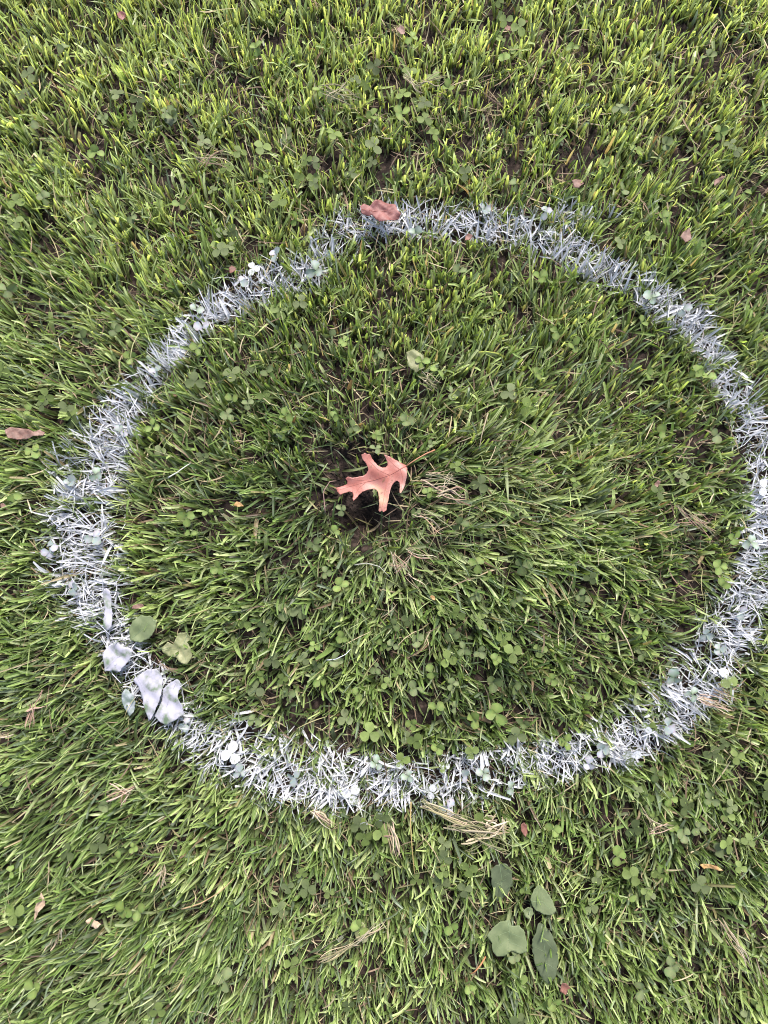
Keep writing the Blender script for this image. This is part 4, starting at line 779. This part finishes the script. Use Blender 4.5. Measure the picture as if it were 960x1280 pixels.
# ground cover of lower clover, too many to count
def clover_cover(n_want):
    Vs, Fs, Ts, Ps = [], [], [], []; off = 0
    o, rib = leaflet_arrays(1.0, nseg=5); ring_ = np.array(o); n_ = len(ring_); c0 = np.array([[1.05, 0, -0.08]])
    L = np.concatenate([ring_, c0]); F0 = np.array([[i, (i + 1) % n_, n_] for i in range(n_)])[:, ::-1]
    done = 0
    while done < n_want:
        px, py = random.uniform(-40, 1000), random.uniform(-40, 1320); z = random.uniform(0.022, 0.040)
        p = at(px, py, z)
        if float(fnoise(p.x, p.y, 0.11, 71)) < 0.50 + 0.2 * random.random() and not (300 < px < 680 and 760 < py < 900): continue
        if math.hypot((px - 450) / 60, (py - 612) / 52) < 1: continue
        if any(kr > 8 * PX and math.hypot(p.x - kx, p.y - ky) < kr + 5 * PX and kz < 0.040 for kx, ky, kr, kz, kl in KEEP): continue
        if pathdist(np.array([p.x]), np.array([p.y]), RING)[0] < 1 and random.random() < 0.5: continue
        done += 1; r = random.uniform(3.6, 6.6) * PX
        sh = random.choices('dgmy', (3, 4, 4, 2))[0]; c1, c2 = map(np.array, SH[sh]); k0 = random.uniform(0, 6.28); tx, ty = random.uniform(-.5, .5), random.uniform(-.5, .5)
        for k in range(3):
            a = k0 + k * 2.09 + random.uniform(-.25, .25); ca, sa = math.cos(a), math.sin(a)
            V = L * r; X = V[:, 0] * ca - V[:, 1] * sa; Y = V[:, 0] * sa + V[:, 1] * ca; Z = V[:, 2] + tx * X + ty * Y
            W_ = np.stack([X + p.x, Y + p.y, Z + z], 1); Vs.append(W_); Fs.append(F0 + off); off += len(L)
            t = (L[:, 0] / 2)[:, None]; Ts.append((c1 * (1 - t) + c2 * t) * random.uniform(.8, 1.15))
            pp = ring_paint(W_[:, 0], W_[:, 1]); Ps.append(np.clip(pp * 0.6 + random.gauss(0, .2) * (pp > .05), 0, 0.62))
        if random.random() < 1:   # stalk
            q = np.array([[p.x, p.y, z], [p.x + .0008, p.y, z], [p.x + .004, p.y + .003, 0.0]]); Vs.append(q); Fs.append(np.array([[0, 1, 2]]) + off); off += 3
            Ts.append(np.tile([(0.10, 0.13, 0.05)], (3, 1))); Ps.append(np.zeros(3))
    V = np.concatenate(Vs)
    return mesh_np('clover_cover', V, np.concatenate(Fs), M['clover'], {'tint': np.concatenate(Ts), 'paint': np.concatenate(Ps)}, smooth=True)
cc = link_mesh('clover_cover', clover_cover(200), None)
tag(cc, 'low creeping clover leaves mixed all through the lawn grass', 'clover cover', kind='stuff')

# ------------------------------------------------------------------ grow the grass
BOX = (-0.66, 0.66, -0.72, 0.90)
area = (BOX[1] - BOX[0]) * (BOX[3] - BOX[2])
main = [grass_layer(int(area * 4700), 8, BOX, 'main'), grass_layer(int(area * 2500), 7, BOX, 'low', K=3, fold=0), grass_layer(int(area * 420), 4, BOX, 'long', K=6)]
def matted(n_):
    x = rng.uniform(BOX[0], BOX[1], n_); y = rng.uniform(BOX[2], BOX[3], n_); k = ring_paint(x, y) > 0.30; x, y = x[k], y[k]; n_ = len(x)
    px, py = to_px(x, y, 0.02); ang = field(px, py)[0]
    wild = rng.random(n_) < 0.7; head = np.where(wild, rng.uniform(-math.pi, math.pi, n_), ang + rng.normal(0, 0.5, n_))
    col = np.array([0.085, 0.125, 0.04]) * rng.uniform(0.6, 1.5, n_)[:, None]
    return blades(x, y, head, R(1) * rng.uniform(50, 88, n_), rng.uniform(0.016, 0.042, n_), rng.uniform(0.0011, 0.0027, n_), rng.normal(0.3, 0.8, n_), rng.normal(0, 0.6, n_), col * 0.7, col, K=4, fold=0.2, blunt=rng.uniform(0.1, 0.8, n_), lift=rng.uniform(0, 0.012, n_), paint_gain=1.25)
main.append(matted(int(area * 17000)))
gp, wp = [], []
for res in main:
    gp.append(split_emit(res, ~res[4])); wp.append(split_emit(res, res[4]))
V, F, T, Pn = join(gp); o = link_mesh('lawn_grass', mesh_np('lawn_grass', V, F, M['grass'], {'tint': T, 'paint': Pn}), None)
tag(o, 'short mown green grass blades covering the whole lawn', 'grass', kind='stuff')
V, F, T, Pn = join(wp); o = link_mesh('painted_grass', mesh_np('painted_grass', V, F, M['grass'], {'tint': T, 'paint': Pn}), None)
tag(o, 'ring of grass blades sprayed with white marking paint', 'painted ring', kind='stuff')

# straw and clippings lying under and between the blades
def thatch(n_, box, zlo, zhi, hole=False):
    x = rng.uniform(box[0], box[1], n_); y = rng.uniform(box[2], box[3], n_)
    k = rng.random(n_) < (0.25 + 0.9 * sstep(0.4, 0.62, fnoise(x, y, 0.07, 81))); x, y = x[k], y[k]; n_ = len(x)
    r1 = np.hypot((x - HOLE.x) / 0.06, (y - HOLE.y) / 0.055); k = (r1 > 0.95) | (rng.random(n_) < 0.25); x, y = x[k], y[k]; n_ = len(x)
    col = STRAW[rng.integers(0, len(STRAW), n_)] * rng.uniform(0.6, 1.25, n_)[:, None]
    return blades(x, y, rng.uniform(-math.pi, math.pi, n_), rng.normal(1.42, 0.14, n_), rng.uniform(0.012, 0.045, n_), rng.uniform(0.0007, 0.002, n_), rng.normal(0, 0.5, n_), rng.normal(0, 0.9, n_), col, col, K=3, fold=0, blunt=np.full(n_, 0.3), lift=rng.uniform(zlo, zhi, n_), paint_gain=0.8)
parts = []
for a in (thatch(15000, BOX, 0.001, 0.014), thatch(1500, BOX, 0.022, 0.034)):
    parts.append(split_emit(a, np.ones(len(a[4]), bool)))
V, F, T, Pn = join(parts); o = link_mesh('dry_thatch', mesh_np('dry_thatch', V, F, M['thatch'], {'tint': T, 'paint': Pn}), None)
tag(o, 'dry straw coloured clippings lying between the grass blades', 'dry thatch', kind='stuff')

# crumbs of earth on the bare patch
def crumbs(n_):
    ico = bmesh.new(); bmesh.ops.create_icosphere(ico, subdivisions=1, radius=1); B_ = np.array([v.co[:] for v in ico.verts]); FI = np.array([[v.index for v in f.verts] for f in ico.faces]); ico.free()
    Vs, Fs = [], []
    for i in range(n_):
        p = at(random.gauss(450, 42), random.gauss(612, 36)); rad = random.uniform(0.0007, 0.0026) * (1 if random.random() < .85 else 1.7)
        V = B_ * rad * rng.uniform(0.6, 1.3, (len(B_), 1)) * np.array([1, random.uniform(.6, 1), random.uniform(.5, .8)])
        Vs.append(V + np.array([p.x, p.y, gz(p.x, p.y) + rad * 0.3])); Fs.append(FI + i * len(B_))
    return mesh_np('soil_crumbs', np.concatenate(Vs), np.concatenate(Fs), M['soil'])
tag(link_mesh('soil_crumbs', crumbs(650), None), 'loose dark crumbs of earth on the bare hollow', 'soil crumbs', kind='stuff')

# the lawn goes on around: same grass, simpler blades
def outer():
    keep_, parts = [], []
    X0, X1, Y0, Y1 = -2.1, 2.1, -2.0, 2.3
    strips = [(X0, X1, Y0, BOX[2]), (X0, X1, BOX[3], Y1), (X0, BOX[0], BOX[2], BOX[3]), (BOX[1], X1, BOX[2], BOX[3])]
    for s_ in strips:
        a = (s_[1] - s_[0]) * (s_[3] - s_[2])
        res = grass_layer(int(a * 900), 7, s_, 'main', K=3, fold=0, wscale=1.7)
        parts.append(split_emit(res, np.ones(len(res[4]), bool)))
    return join(parts)
KEEP = []
V, F, T, Pn = outer(); o = link_mesh('surrounding_grass', mesh_np('surrounding_grass', V, F, M['grass'], {'tint': T, 'paint': Pn}), None)
tag(o, 'mown lawn continuing beyond the marked part', 'grass', kind='stuff')
